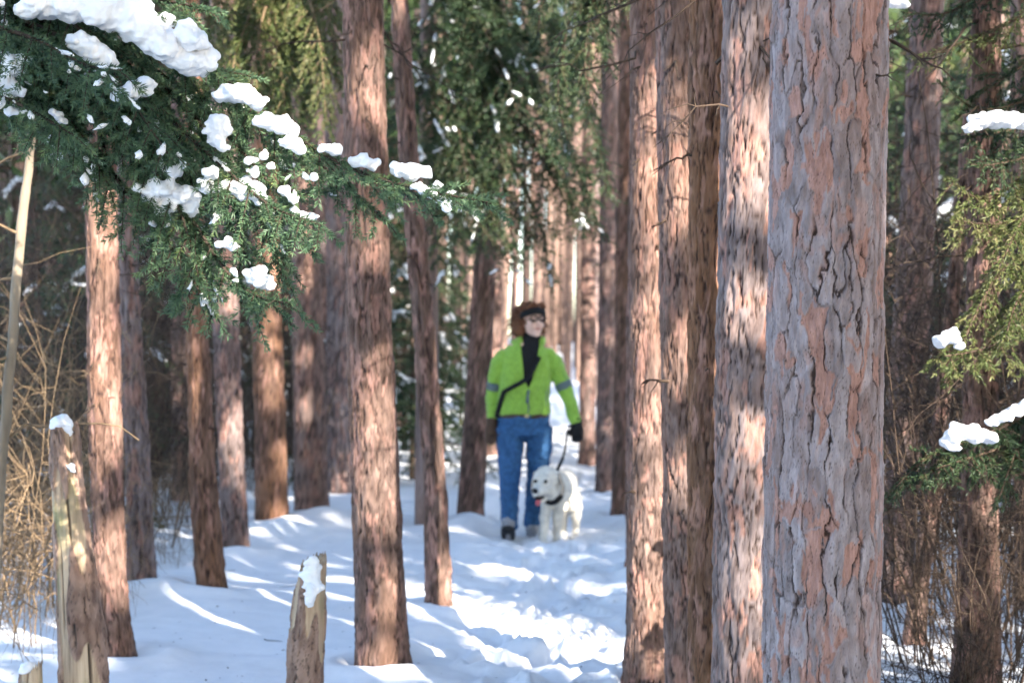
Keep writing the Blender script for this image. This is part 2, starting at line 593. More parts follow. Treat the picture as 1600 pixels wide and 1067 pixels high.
def ground_h(x, y):
    x, y = np.asarray(x, float), np.asarray(y, float)
    h = 0.022 * fbm(x * 0.35, y * 0.35, 3, 3) + 0.012 * fbm(x * 1.6, y * 1.1, 9, 3)
    off = x - path_x(y)
    side = np.exp(-(off / 0.55) ** 4)
    h = h - 0.02 * side
    tramp = 0.036 * perlin(x * 4.2, y * 3.2, 21) + 0.034 * perlin(x * 8, y * 6.5, 22) + 0.017 * perlin(x * 19, y * 16, 23)
    step = -0.05 * sstep(0.30, 0.55, perlin(x * 3.6, y * 2.4, 31))
    h = h + side * (tramp + step)
    for fx, fy, fa in PRINTS:
        near_ = (np.abs(x - fx) < 0.4) & (np.abs(y - fy) < 0.4)
        if not near_.any():
            continue
        u = (x - fx) * math.cos(fa) - (y - fy) * math.sin(fa)
        v = (x - fx) * math.sin(fa) + (y - fy) * math.cos(fa)
        e = np.sqrt((u / 0.065) ** 2 + (v / 0.15) ** 2)
        h = h - 0.06 * sstep(1.15, 0.75, e) + 0.02 * np.exp(-((e - 1.4) / 0.22) ** 2)
    h = h + 0.03 * np.exp(-((np.abs(off) - 0.66) / 0.16) ** 2) * (1 + perlin(x * 3, y * 3, 41))
    soft = 1 - side
    h = h + soft * 0.006 * fbm(x * 6, y * 5, 51, 2)
    for mx, my, a, r in MOUNDS:
        d2 = (x - mx) ** 2 + (y - my) ** 2
        h = h + a * np.exp(-np.sqrt(d2 + 0.004) / r * 1.3) * (d2 < 6)
    for hx_, hy_, hr_ in HOLLOWS:
        d = np.sqrt((x - hx_) ** 2 + (y - hy_) ** 2)
        h = h - 0.035 * np.exp(-((d - hr_) / 0.045) ** 2) * (d < 0.8) + 0.03 * np.exp(-((d - hr_ - 0.15) / 0.07) ** 2) * (d < 0.8) * (0.6 + 0.6 * perlin(x * 5, y * 5, 61))
    far = sstep(30, 160, y)
    return h + far * 2.5


def axis(dense_lo, dense_hi, step, lo, hi, grow=1.12):
    c = list(np.arange(dense_lo, dense_hi, step))
    s, v = step, dense_hi
    while v < hi:
        c.append(v)
        s *= grow
        v += s
    c.append(hi)
    s, v, pre = step, dense_lo, []
    while True:
        s *= grow
        v -= s
        if v < lo:
            break
        pre.append(v)
    pre.append(lo)
    return np.array(pre[::-1] + c)


gx = axis(-2.8, 2.0, 0.035, -400, 400)
gy = axis(6.7, 13.6, 0.04, -60, 700, 1.09)
GX, GY = np.meshgrid(gx, gy)
GZ = ground_h(GX, GY)
nx, ny = len(gx), len(gy)
i = (np.arange(ny - 1)[:, None] * nx + np.arange(nx - 1)[None, :])
F = np.stack([i, i + 1, i + nx + 1, i + nx], -1).reshape(-1, 4)
link('snow_ground', make_mesh(np.stack([GX, GY, GZ], -1).reshape(-1, 3), F, M['snow'], name='snow_ground'), kind='structure',
     label='snow covered forest floor with a trodden path and drifts round the trunks')

# ------------------------------------------------------------------ bark and trunks


def bark_relief(u, v, seed, cw, ch, amp, cs=1.0):
    wu = u + 0.015 * perlin(u / 0.05, v / 0.13, seed + 1) + 0.007 * perlin(u / 0.016, v / 0.035, seed + 2) + 0.0022 * perlin(u / 0.005, v / 0.011, seed + 20)
    wv = v + 0.06 * perlin(u / 0.05, v / 0.12, seed + 3) + 0.016 * perlin(u / 0.02, v / 0.03, seed + 8)
    f1, f2, cx, cy, upright = voronoi(wu / cw, wv / ch, seed + 4)
    edge = f2 - f1
    r1 = _hash(cx, cy, seed + 5)
    r2 = _hash(cx, cy, seed + 6)
    r3 = _hash(cx, cy, seed + 7)
    gate = sstep(-0.15, 0.35, perlin(u / 0.05, v / 0.16, seed + 9) + 0.28 + 0.25 * (cs - 1)) * (sstep(0.05, 0.6, upright) if cs == 1.0 else sstep(-0.5, 0.5, upright))
    wvar = 1 + 0.9 * perlin(u / 0.03, v / 0.05, seed + 19)
    crack = sstep(0.095 * cs, 0.02 * cs, edge / np.clip(wvar, 0.35, 2)) * gate
    h = (r1 - 0.5) * 0.75 * amp * sstep(0.0, 0.12, edge)
    # overlapping paper scales inside the plates: two generations of terraces
    dark2 = 0
    lip = 0
    for sc, q0, am, sd in ((1.0, 2.6, 0.30, 10), (0.5, 2.0, 0.20, 40)):
        m = perlin(wu / (0.040 * sc), wv / (0.13 * sc), seed + sd) + 0.5 * perlin(wu / (0.015 * sc), wv / (0.04 * sc), seed + sd + 1) + 0.18 * perlin(wu / (0.006 * sc), wv / (0.014 * sc), seed + sd + 2)
        q = m * q0
        fl = np.floor(q)
        fr = q - fl
        h = h + amp * am * (fl + sstep(0.0, 0.10, fr) - 0.25 * fr)
        lip = lip + np.exp(-((fr - 0.14) / 0.06) ** 2) * 0.5
        dark2 = np.maximum(dark2, np.exp(-(fr / (0.045 * cs)) ** 2) * sstep(-0.2, 0.1, perlin(u / 0.03, v / 0.07, seed + sd + 3)))
        tz = _hash(fl + 40, np.floor(wv / 0.3), seed + sd + 4)
        lip = lip + (tz - 0.5) * 0.5
    n2 = perlin(wu / 0.05, wv / 0.14, seed + 13) + 0.4 * perlin(wu / 0.016, wv / 0.035, seed + 14)
    flake = (r2 > 0.86) * sstep(0.05, 0.12, edge) * sstep(-0.25, -0.1, n2)
    flake = np.maximum(flake, sstep(0.36, 0.41, n2))
    flake = np.maximum(flake, 0.45 * sstep(0.05, 0.3, perlin(u / 0.10, v / 0.25, seed + 17)) * sstep(-0.1, 0.2, perlin(wu / 0.02, wv / 0.07, seed + 18)))
    h = h - np.clip(flake - 0.4, 0, 1) * amp * 0.8
    h = h + 0.10 * amp * perlin(u / 0.006, v / 0.03, seed + 15)
    h = h - crack * amp * 1.6 - dark2 * amp * 0.35
    tone = np.clip(0.5 + 0.6 * (r3 - 0.5) + (0.4 + 0.25 * (cs - 1)) * perlin(u / 0.02, v / 0.06, seed + 16) + 0.25 * lip + 0.3 * (cs - 1) * perlin(u / 0.009, v / 0.022, seed + 21), 0, 1)
    dark = np.clip(crack * 0.95 + dark2 * 0.75, 0, 1)
    return h, dark, flake, tone, cx * 977 + cy, edge


def trunk_line(t, H):
    z0, pts = t[1], t[2]
    P = np.array([[*at(px, py, z0)[[0, 2]], w * z0 / FPX / 2] for px, py, w in pts])
    return P[:, 1], P[:, 0], P[:, 2]


def build_trunk(t, nfront, nback, dz, H, seed, amp, cw, ch, vis_top=None):
    """returns V (world), F, attrs, cell id per vertex, grid shape"""
    zz, xx, rr = trunk_line(t, H)
    z0 = t[1]
    vis = CAM_H + HORIZ / FPX * z0 + 0.15 if vis_top is None else vis_top
    lev = np.concatenate([np.arange(-0.25, vis, dz), np.linspace(vis, H, 16)])
    slope_top = (xx[-1] - xx[-2]) / max(0.3, zz[-1] - zz[-2])
    slope_b = (xx[1] - xx[0]) / max(0.2, zz[1] - zz[0])
    X = np.interp(lev, zz, xx)
    k = max(3, int(0.35 / dz))
    ker = np.hanning(k + 2)[1:-1]
    ker /= ker.sum()
    over = np.clip(lev - zz[-1], 0, None)
    X = X + slope_top * over * np.exp(-over / 6) + slope_b * np.clip(lev - zz[0], None, 0)
    nv = int((lev < vis).sum())
    Xs = np.convolve(np.pad(X[:nv], k, mode='reflect', reflect_type='odd'), ker, 'same')[k:-k]
    X[:nv] = Xs
    X[nv:] += Xs[-1] - X[nv] if nv < len(X) else 0
    R = np.interp(lev, zz, rr)
    R = np.where(lev > zz[-1], rr[-1] * np.clip(1 - (lev - zz[-1]) / (H - zz[-1]) * 0.88, 0.1, 1), R)
    th = np.concatenate([np.linspace(np.pi, 2 * np.pi, nfront, endpoint=False), np.linspace(0, np.pi, nback, endpoint=False)])
    th = np.roll(th, -(nfront + nback // 2))           # seam at the back
    th = np.unwrap(th)
    R0 = float(np.mean(rr))
    U, Vv = np.meshgrid(th * R0, lev)
    h, crack, flake, tone, cell, edge = bark_relief(U, Vv, seed, cw, ch, amp, 1.0 if cw == 0.043 else 1.4)
    wob = 1 + 0.045 * perlin(U / R0 / 1.4 + seed, Vv * 1.2, seed + 30) + 0.022 * perlin(U / R0 * 1.7 + seed, Vv * 6.0, seed + 31)
    flare = 1 + 0.12 * np.exp(-np.clip(lev, 0, None) / 0.11)[:, None] * (1 + 0.7 * np.sin(th * 3 + seed)[None, :] + 0.4 * np.sin(th * 5 + 2 * seed)[None, :])
    rad = R[:, None] * wob * flare + h
    yl = 0.006 * (seed % 5 - 2) * (lev - 0.5)
    x = X[:, None] + rad * np.cos(th)[None, :]
    y = z0 + yl[:, None] + rad * np.sin(th)[None, :]
    Vt = np.stack([x, y, np.broadcast_to(lev[:, None], x.shape)], -1).reshape(-1, 3)
    nt_, nz = len(th), len(lev)
    i = np.arange(nz - 1)[:, None] * nt_ + np.arange(nt_)[None, :]
    j = np.arange(nz - 1)[:, None] * nt_ + (np.arange(nt_)[None, :] + 1) % nt_
    Fq = np.stack([i, j, j + nt_, i + nt_], -1).reshape(-1, 4)
    return Vt, Fq, dict(crack=crack.ravel(), flake=flake.ravel(), tone=tone.ravel()), cell.ravel(), edge.ravel(), (np.array([X[0], z0 + yl[0], 0.0])), (lev, X, z0 + yl, R)


# ------------------------------------------------------------------ pine crowns
LIT = []          # (point, radius): places the canopy leaves open towards the sun


def open_to_sun(px, py, z, r):
    LIT.append((at(px, py, z), r))


for px, py, z, r in [
        # trunks
        (565, 95, 7.4, .05), (562, 130, 7.4, .06), (565, 165, 7.4, .05), (575, 600, 7.4, .04), (585, 650, 7.4, .06), (580, 700, 7.4, .05), (572, 400, 7.4, .04), (580, 935, 7.4, .05), (590, 990, 7.4, .04),
        (155, 300, 7.45, .07), (155, 350, 7.45, .07), (158, 410, 7.45, .05), (160, 560, 7.45, .06), (163, 620, 7.45, .06), (165, 670, 7.45, .06), (170, 845, 7.45, .06), (168, 870, 7.45, .05),
        (125, 800, 6.1, .07), (128, 840, 6.1, .07), (130, 870, 6.1, .07), (100, 720, 6.1, .04),
        (1180, 210, 5.55, .06), (1175, 260, 5.55, .07), (1185, 310, 5.55, .06), (1150, 330, 5.55, .04), (1165, 800, 5.55, .04), (1150, 880, 5.55, .05), (1175, 920, 5.55, .06), (1160, 950, 5.55, .05), (1150, 1040, 5.55, .05),
        (1010, 160, 7.2, .06), (1012, 230, 7.2, .06), (1005, 300, 7.2, .05), (1015, 400, 7.2, .06), (1008, 520, 7.2, .06), (1018, 590, 7.2, .07), (1015, 640, 7.2, .06), (1010, 700, 7.2, .06), (1015, 760, 7.2, .06), (1005, 830, 7.2, .05), (1015, 900, 7.2, .06), (1018, 960, 7.2, .07), (1020, 1020, 7.2, .06),
        (1052, 140, 6.38, .05), (1055, 330, 6.38, .05), (1056, 560, 6.38, .04), (1060, 720, 6.38, .04), (1095, 330, 5.93, .04), (1090, 600, 5.93, .03),
        (1384, 330, 4.6, .025), (1384, 400, 4.6, .025), (1384, 620, 4.6, .03), (1384, 680, 4.6, .03),
        (690, 900, 8.8, .05), (690, 945, 8.8, .06), (745, 790, 13.3, .06),
        (325, 640, 9.3, .04), (328, 830, 9.3, .04), (423, 600, 13, .08), (365, 470, 11.5, .08), (480, 640, 13.9, .06),
        (15, 500, 6.4, .10), (25, 400, 6.4, .10), (40, 300, 6.4, .10), (70, 600, 7.2, .16), (90, 500, 7.4, .18), (60, 760, 7, .15), (100, 680, 7.6, .14),
        (600, 1040, 7.3, .05), (420, 150, 9.3, .25), (480, 80, 9.3, .25), (400, 60, 9.3, .2), (450, 200, 9.3, .15),
        (1540, 380, 6.2, .12), (1570, 450, 6.2, .12), (1500, 560, 6.2, .10), (1490, 670, 6, .10), (1540, 690, 6, .08), (1580, 640, 6, .08), (1480, 530, 6, .08), (1550, 190, 6.4, .10), (1520, 320, 6.2, .12),
        (1430, 640, 9, .10), (1440, 820, 8, .06), 
        (720, 120, 12.3, .18), (800, 180, 12.3, .18), (860, 260, 12.6, .25), (760, 280, 12.6, .25), (830, 370, 12.6, .2), (910, 330, 12.6, .15), (700, 40, 12.6, .25),
        (470, 340, 4.8, .06), (430, 370, 4.8, .06), (390, 345, 4.8, .05), (290, 370, 4.8, .04), (740, 315, 4.75, .05), (600, 330, 4.9, .05), (420, 470, 4.75, .04), 
        (880, 60, 8.3, .12), (905, 120, 8.3, .10), (945, 60, 8.3, .10), (1020, 40, 8.3, .10),
        (888, 745, 12.9, .05), (896, 775, 12.9, .05)]:
    open_to_sun(px, py, z, r)
for px, py, r in [(700, 1020, .09), (660, 1022, .07), (790, 1022, .08), (770, 1000, .08), (745, 985, .06), (720, 965, .07), (760, 945, .08), (735, 940, .07), (800, 915, .06), (765, 900, .06), (830, 960, .08),
                  (860, 955, .10), (890, 965, .09), (920, 975, .10), (950, 985, .10), (970, 1000, .08), (830, 990, .09), (870, 1005, .09), (940, 1020, .07), (960, 1050, .05), (310, 985, .10), (345, 985, .10), (420, 935, .10), (385, 925, .08), (445, 938, .07),
                  (590, 1052, .06), (540, 870, .10), (525, 905, .08), (130, 1000, .12), (90, 985, .1), (40, 1000, .10), (400, 1030, .06), (270, 1060, .06), (680, 1055, .05), (500, 885, .1), (545, 935, .07), (640, 875, .08), (555, 965, .05),
                  (870, 828, .10), (910, 825, .10), (890, 838, .05), (640, 745, .15), (450, 860, .07)]:
    zg = FPX * CAM_H / (py - HORIZ)
    open_to_sun(px, py, zg, r * 0.55)
_r = np.random.default_rng(5)
for _ in range(34):
    open_to_sun(_r.uniform(1395, 1600), _r.uniform(40, 1040), _r.uniform(6.3, 9.0), _r.uniform(.04, .09))
for _ in range(14):
    open_to_sun(_r.uniform(0, 130), _r.uniform(420, 900), _r.uniform(7.0, 8.4), _r.uniform(.04, .08))
LP = np.array([p for p, r in LIT])
LR = np.array([r for p, r in LIT])


def carve(C, extra=0.05):
    """mask of foliage clumps kept: those not standing between a sunlit spot and the sun"""
    keep = np.ones(len(C), bool)
    for p, r in zip(LP, LR):
        d = C - p
        s = d @ SUN
        perp2 = (d * d).sum(1) - s * s
        keep &= ~((s > 0.4) & (perp2 < (r + extra) ** 2))
    return keep


def crown_points(rng, z0, H, rmax, nb=46, tuft=13):
    """tuft centres, directions and bough polylines of a pine crown (local: trunk at x=y=0)"""
    C, D, polys = [], [], []
    for k in range(nb):
        f = (k + rng.random()) / nb
        z = z0 + (H - z0) * f
        a = k * 2.4 + rng.normal(0, 0.3)
        L = rmax * (0.35 + 0.75 * (1 - f) ** 0.7) * rng.uniform(0.75, 1.15)
        up = 0.1 + 0.5 * f
        d = np.array([math.cos(a), math.sin(a), up])
        s = np.linspace(0, 1, 6)
        P = np.array([0, 0, z]) + d[None] * (L * s)[:, None] + np.array([0, 0, -0.25])[None] * (s ** 2)[:, None] * L
        polys.append((P, 0.022 * (1 - s * 0.8)))
        for q in range(tuft):
            t = rng.uniform(0.3, 1.03)
            p = P[0] + (P[-1] - P[0]) * t + rng.normal(0, 0.16, 3) * (1 + 0.6 * L)
            C.append(p)
            D.append(unit(d * 0.6 + rng.normal(0, 0.6, 3) + np.array([0, 0, 0.3])))
    return np.array(C), np.array(D), polys


def tuft_mesh(C, D, rng, nblade=8, ln=0.17, wd=0.03):
    n = len(C)
    c = np.repeat(C, nblade, 0)
    d = unit(np.repeat(D, nblade, 0) * 0.55 + rng.normal(0, 0.75, (n * nblade, 3)))
    s = unit(np.cross(d, rng.normal(0, 1, d.shape)))
    L = ln * rng.uniform(0.6, 1.2, (len(c), 1))
    W = wd * rng.uniform(0.7, 1.3, (len(c), 1))
    V = np.stack([c, c + d * L * 0.5 + s * W * 0.5, c + d * L, c + d * L * 0.5 - s * W * 0.5], 1).reshape(-1, 3)
    F = np.arange(len(V)).reshape(-1, 4)
    tint = np.repeat(np.clip(rng.normal(0.45, 0.22, len(c)), 0, 1), 4)
    return V, F, tint


PROTO_CROWNS = []
for k in range(4):
    rng = np.random.default_rng(100 + k)
    C, D, polys = crown_points(rng, 0, 6.5, 1.5, 40, 11)
    V, F, tint = tuft_mesh(C, D, rng, 6, 0.22, 0.045)
    me = make_mesh(V, F, M['pine'], dict(tint=tint), False, 'crown')
    Vb, Fb = tubes(polys, 3)
    PROTO_CROWNS.append((me, make_mesh(Vb, Fb, M['twig'], name='limbs')))


def dead_branches(rng, lev, X, Y, R, zlo, zhi, n, lmin, lmax, towards=None):
    polys = []
    for k in range(n):
        z = rng.uniform(zlo, zhi)
        x, y, r = np.interp(z, lev, X), np.interp(z, lev, Y), np.interp(z, lev, R)
        a = rng.uniform(0, 2 * np.pi) if towards is None else towards + rng.normal(0, 0.7)
        L = rng.uniform(lmin, lmax)
        d = np.array([math.cos(a), math.sin(a), rng.uniform(-0.45, 0.15)])
        s = np.linspace(0, 1, 7)
        w = np.cumsum(rng.normal(0, 0.05, (7, 3)), 0) * L
        w[0] = 0
        P = np.array([x, y, z]) + d * r * 0.8 + d[None] * (s * L)[:, None] + np.array([0, 0, -0.25 * L])[None] * (s ** 2)[:, None] + w
        r0 = rng.uniform(0.004, 0.008)
        polys.append((P, r0 * (1 - 0.75 * s)))
        for q in range(rng.integers(2, 6)):
            b = rng.integers(1, 6)
            dd = unit(d + rng.normal(0, 0.6, 3))
            l2 = L * rng.uniform(0.15, 0.4)
            s2 = np.linspace(0, 1, 5)
            P2 = P[b] + dd[None] * (s2 * l2)[:, None] + np.cumsum(rng.normal(0, 0.05, (5, 3)), 0) * l2 + np.array([0, 0, -0.15 * l2])[None] * (s2 ** 2)[:, None]
            P2[0] = P[b]
            polys.append((P2, r0 * 0.5 * (1 - 0.7 * s2)))
    return polys


def add_crown(parent, local_xy, z, idx, scale=1.0, rot=0.0):
    me, lim = PROTO_CROWNS[idx % 4]
    c = link('crown', me, parent, kind='stuff', loc=(local_xy[0], local_xy[1], z))
    l = link('limbs', lim, c, kind='stuff')
    c.scale = (scale, scale, scale)
    c.rotation_euler = (0, 0, rot)
    return c


for k, t in enumerate(TREES):
    key, z0, pts, ruddy, pale, label = t
    rng = np.random.default_rng(300 + k)
    H = 13.5 + rng.random() * 2
    if key == 'R1':
        V, F, A, cell, edge, org, ln_ = build_trunk(t, 260, 24, 0.0050, H, 41, 0.0052, 0.043, 0.17)
    elif key in ('R2', 'R3', 'R4', 'R5', 'L1', 'L4', 'RR3'):
        V, F, A, cell, edge, org, ln_ = build_trunk(t, 86, 12, 0.0160, H, 50 + k * 3, 0.0058, 0.034, 0.072)
    else:
        nf = 44 if z0 < 12 else 28
        V, F, A, cell, edge, org, ln_ = build_trunk(t, nf, 14, 0.026 if z0 < 12 else 0.045, H, 50 + k * 3, 0.0075, 0.038, 0.085)
    tree = link('pine_tree', None, None, label, 'pine tree', 'pines in view along the snowy path', loc=org)
    V = V - org
    col = (ruddy, pale, {'R3': 0.6, 'L6': 0.45, 'L8': 0.45, 'L1': 0.12, 'R5': 0.15, 'R4': 0.2, 'L9': 0.2, 'R6': 0.3, 'L4': 0.1}.get(key, 0.0), 1)
    if key == 'R1':
        # the bark plates of the near trunk, each a piece of its own; fissures, rear and top stay with the trunk
        fc = V[F].mean(1)
        front = (fc[:, 1] < 0.03) & (fc[:, 2] > 0.15) & (fc[:, 2] < 2.45)
        fcell = cell[F[:, 0]]
        same = (cell[F] == fcell[:, None]).all(1) & (edge[F].min(1) > 0.035) & front
        ids, cnt = np.unique(fcell[same], return_counts=True)
        order = np.argsort(-cnt)[:280]
        chosen = [int(q) for q in ids[order] if cnt[list(ids).index(q)] > 40]
        taken = np.zeros(len(F), bool)
        trunk_parts = []
        for q in chosen:
            sel = same & (fcell == q)
            taken |= sel
            f = F[sel]
            uq, inv = np.unique(f, return_inverse=True)
            me = make_mesh(V[uq], inv.reshape(-1, 4), M['bark'], {n: a[uq] for n, a in A.items()}, True, 'bark_plate')
            trunk_parts.append(me)
        f = F[~taken]
        uq, inv = np.unique(f, return_inverse=True)
        tr = link('trunk', make_mesh(V[uq], inv.reshape(-1, 4), M['bark'], {n: a[uq] for n, a in A.items()}, True, 'trunk'), tree)
        tr.color = col
        for me in trunk_parts:
            p = link('bark_plate', me, tr)
            p.color = col
    else:
        tr = link('trunk', make_mesh(V, F, M['bark'], A, True, 'trunk'), tree)
        tr.color = col
    lev, X, Y, R = ln_
    zc = rng.uniform(6.0, 7.5)
    if z0 < 10.6:
        C, D, polys = crown_points(rng, zc, H, 1.5, 40, 8)
        ax = np.array([np.interp(zc + 3, lev, X), np.interp(zc + 3, lev, Y), 0])
        Vc, Fc, tint = tuft_mesh(C + ax, D, rng, 7, 0.22, 0.045)
        kp = carve(Vc.reshape(-1, 4, 3).mean(1), 0.07)
        Vc, tint = Vc.reshape(-1, 4, 3)[kp].reshape(-1, 3), tint.reshape(-1, 4)[kp].ravel()
        cr = link('crown', make_mesh(Vc - org, np.arange(len(Vc)).reshape(-1, 4), M['pine'], dict(tint=tint), False, 'crown'), tree, kind='stuff')
        Vl, Fl = tubes([(P_ + ax, r_) for P_, r_ in polys], 3)
        link('limbs', make_mesh(Vl - org, Fl, M['twig'], name='limbs'), cr, kind='stuff')
    else:
        add_crown(tree, (np.interp(zc + 3, lev, X) - org[0], np.interp(zc + 3, lev, Y) - org[1]), zc, k, 1.05, k * 1.3)
    vis = CAM_H + HORIZ / FPX * z0
    if key in ('R1',):
        polys = dead_branches(rng, lev, X, Y, R, 1.9, 2.4, 4, 0.08, 0.2, 0.0)
    elif key[0] == 'R' and not key.startswith('RR'):
        polys = dead_branches(rng, lev, X, Y, R, vis - 0.35, vis + 0.6, 9, 0.25, 0.6)
    else:
        polys = dead_branches(rng, lev, X, Y, R, 0.9 if key.startswith('RR') else (1.3 if key in ('L5', 'L6', 'L7', 'L8', 'L9', 'L10', 'L11') else vis - 0.2), vis + 1.2, 10, 0.25, 0.7)
    if key not in ('R1', 'R2'):
        polys = polys + dead_branches(rng, lev, X, Y, R, 0.7, vis + 0.3, 6 if z0 < 10 else 5, 0.03, 0.16, -1.57 + 0.6 * rng.normal())
    Vb, Fb = tubes(polys, 3)
    link('dead_branches', make_mesh(Vb - org, Fb, M['twig'], name='dead_branches'), tree, kind='stuff')

SHADED = np.array([at(px, py, 4.5) for px in range(1200, 1366, 33) for py in range(-40, 1080, 45)]
                  + [np.array([x_, y_, 0.0]) for x_ in np.arange(-2.2, 0.9, 0.34) for y_ in np.arange(7.0, 12.6, 0.7)])
# ------------------------------------------------------------------ pines behind the camera: they shade the clearing
rng = np.random.default_rng(55)
n_sun = 0
SH2 = SUN[:2] / np.linalg.norm(SUN[:2])


def stands_in_light(x, y):
    d = np.array([x, y]) - LP[:, :2]
    along = d @ SH2
    across = np.abs(d[:, 0] * SH2[1] - d[:, 1] * SH2[0])
    return int(((along > 0) & (along < 22) & (across < 0.13 + LR * 0.6)).sum())


for yy in np.arange(-16, 3.5, 2.7):
    for xx in np.arange(-3.5, 18, 2.5):
        best = None
        for tr_ in range(40):
            x, y = xx + rng.uniform(-1.0, 1.0), yy + rng.uniform(-0.9, 0.9)
            n_ = stands_in_light(x, y)
            if best is None or n_ < best[0]:
                best = (n_, x, y)
        _, x, y = best
        if (abs(x) < 1.1 and y > -3) or (y > 0.5 and x < 2.6) or abs(x - (y - 6) * 0.0) > 99:
            continue
        H = rng.uniform(11.5, 14.5)
        C, D, polys = crown_points(rng, rng.uniform(4.0, 5.5), H, 1.6, 42, 4)
        C = C + np.array([x, y, 0])
        extra = []  # clumps added along the sun rays to keep the SHADED points in shade
        for sp in SHADED:
            dxy = np.array([x, y]) - sp[:2]
            s_ = float(dxy @ SH2) / math.cos(SUN_EL)
            q = sp + SUN * s_
            if s_ > 3 and (q[0] - x) ** 2 + (q[1] - y) ** 2 < 1.7 and 4.2 < q[2] < H - 0.5:
                extra.append(q + rng.normal(0, 0.06, 3))
        if extra:
            C = np.concatenate([C, np.array(extra)])
            D = np.concatenate([D, unit(rng.normal(0, 1, (len(extra), 3)))])
        V, F, tint = tuft_mesh(C, D, rng, 9, 0.38, 0.16)
        kp = carve(V.reshape(-1, 4, 3).mean(1), 0.085)
        V, tint = V.reshape(-1, 4, 3)[kp].reshape(-1, 3), tint.reshape(-1, 4)[kp].ravel()
        F = np.arange(len(V)).reshape(-1, 4)
        org = np.array([x, y, float(ground_h(x, y))])
        tree = link('pine_tree', None, None, 'pine standing behind the photographer, its crown shading the snow', 'pine tree', 'pines behind the photographer', loc=org)
        c = link('crown', make_mesh(V - org, F, M['pine'], dict(tint=tint), False, 'crown'), tree, kind='stuff')
        s = np.linspace(-0.2, H, 8)
        Vb, Fb = tubes([(np.stack([0 * s, 0 * s, s - org[2]], -1), 0.12 * (1 - s / H * 0.85))], 9)
        nvb = len(Vb)
        tr = link('trunk', make_mesh(Vb, Fb, M['bark'], dict(crack=np.zeros(nvb), flake=np.zeros(nvb), tone=np.full(nvb, .5)), True, 'trunk'), tree)
        tr.color = (0.7, 0, 0, 1)
        n_sun += 1

# ------------------------------------------------------------------ far pines
FAR_TRUNKS = []
for k in range(3):
    s = np.linspace(-0.3, 15, 24)
    rng = np.random.default_rng(500 + k)
    xx = np.cumsum(rng.normal(0, 0.018, 24))
    nth = 16
    th = np.arange(nth) * 2 * np.pi / nth
    rad = (0.135 * (1 - s / 15 * 0.8))[:, None] * (1 + 0.06 * perlin(th[None, :] * 1.5 + k * 9, s[:, None] * 3, 70 + k))
    V = np.stack([xx[:, None] + rad * np.cos(th), 0.5 * xx[::-1][:, None] + rad * np.sin(th), np.broadcast_to(s[:, None], rad.shape)], -1).reshape(-1, 3)
    i = np.arange(23)[:, None] * nth + np.arange(nth)[None, :]
    j = np.arange(23)[:, None] * nth + (np.arange(nth)[None, :] + 1) % nth
    F = np.stack([i, j, j + nth, i + nth], -1).reshape(-1, 4)
    h, cr, fl, tone, _, _ = bark_relief(np.tile(th * 0.135, 24), np.repeat(s, nth), 80 + k, 0.05, 0.5, 0.01)
    FAR_TRUNKS.append(make_mesh(V, F, M['bark'], dict(crack=cr * 0.6, flake=fl, tone=tone), True, 'trunk'))
rng = np.random.default_rng(91)
far_xy = []
tries = 0
while len(far_xy) < 190 and tries < 6000:
    tries += 1
    y = 17 + 75 * rng.random() ** 1.25
    px = rng.uniform(-60, 1660)
    x = (px - 800) / FPX * y
    if abs(x - path_x(y)) < (0.85 if y < 45 else 0.4):
        continue
    if any((x - a) ** 2 + (y - b) ** 2 < 1.1 for a, b in far_xy):
        continue
    if y < 21 and 540 < px < 960:
        continue
    far_xy.append((x, y))
for k, (x, y) in enumerate(far_xy):
    tree = link('pine_tree', None, None,
                'slender pine trunk deep in the forest beyond the walker' if abs((x / y) * FPX) < 330 else 'slender pine trunk deep in the shaded grove beside the path',
                'pine tree', 'distant pines along the path' if abs((x / y) * FPX) < 330 else 'distant pines in the grove',
                loc=(x, y, float(ground_h(x, y))))
    tr = link('trunk', FAR_TRUNKS[k % 3], tree)
    tr.rotation_euler = (rng.normal(0, 0.012), rng.normal(0, 0.016), rng.uniform(0, 6.28))
    f = rng.uniform(0.7, 1.25)
    tr.scale = (f, f, 1)
    tr.color = (rng.uniform(0.4, 1), rng.uniform(0, 0.5), 0, 1)
    grove = abs((x - path_x(y)) / y * FPX) > 230
    zc = rng.uniform(2.6, 4.6) if grove else rng.uniform(6.0, 7.5) + max(0, y - 20) * 0.085
    add_crown(tree, (0, 0), zc, k, rng.uniform(1.15, 1.4) if grove else rng.uniform(0.85, 1.1), rng.uniform(0, 6))

# a far wood closing the view
rng = np.random.default_rng(92)
polys, C = [], []
for k in range(420):
    y = rng.uniform(92, 135)
    x = rng.uniform(-0.42, 0.42) * y
    s = np.linspace(-0.5, 18, 5)
    g = float(ground_h(x, y))
    polys.append((np.stack([x + rng.normal(0, 0.15) * s / 10, 0 * s + y, s + g], -1), 0.16 * (1 - s / 22)))
    for q in range(12):
        C.append([x + rng.normal(0, 0.9), y + rng.normal(0, 0.9), g + rng.uniform(11, 19)])
for k in range(110):
    y = rng.uniform(58, 95)
    x = path_x(y) + rng.choice([-1, 1]) * (0.4 + abs(rng.normal(0, 0.05)) * y)
    s = np.linspace(-0.5, 16, 5)
    polys.append((np.stack([x + rng.normal(0, 0.2) * s / 10, 0 * s + y, s + float(ground_h(x, y))], -1), rng.uniform(0.08, 0.16) * (1 - s / 22)))
Vb, Fb = tubes(polys, 6)
link('distant_wood_trunks', make_mesh(Vb, Fb, M['farbark'], name='far'), None, 'distant wood of pale trunks closing the end of the path', 'forest', kind='stuff')
V, F, tint = tuft_mesh(np.array(C), unit(rng.normal(0, 1, (len(C), 3))), rng, 5, 1.4, 0.6)
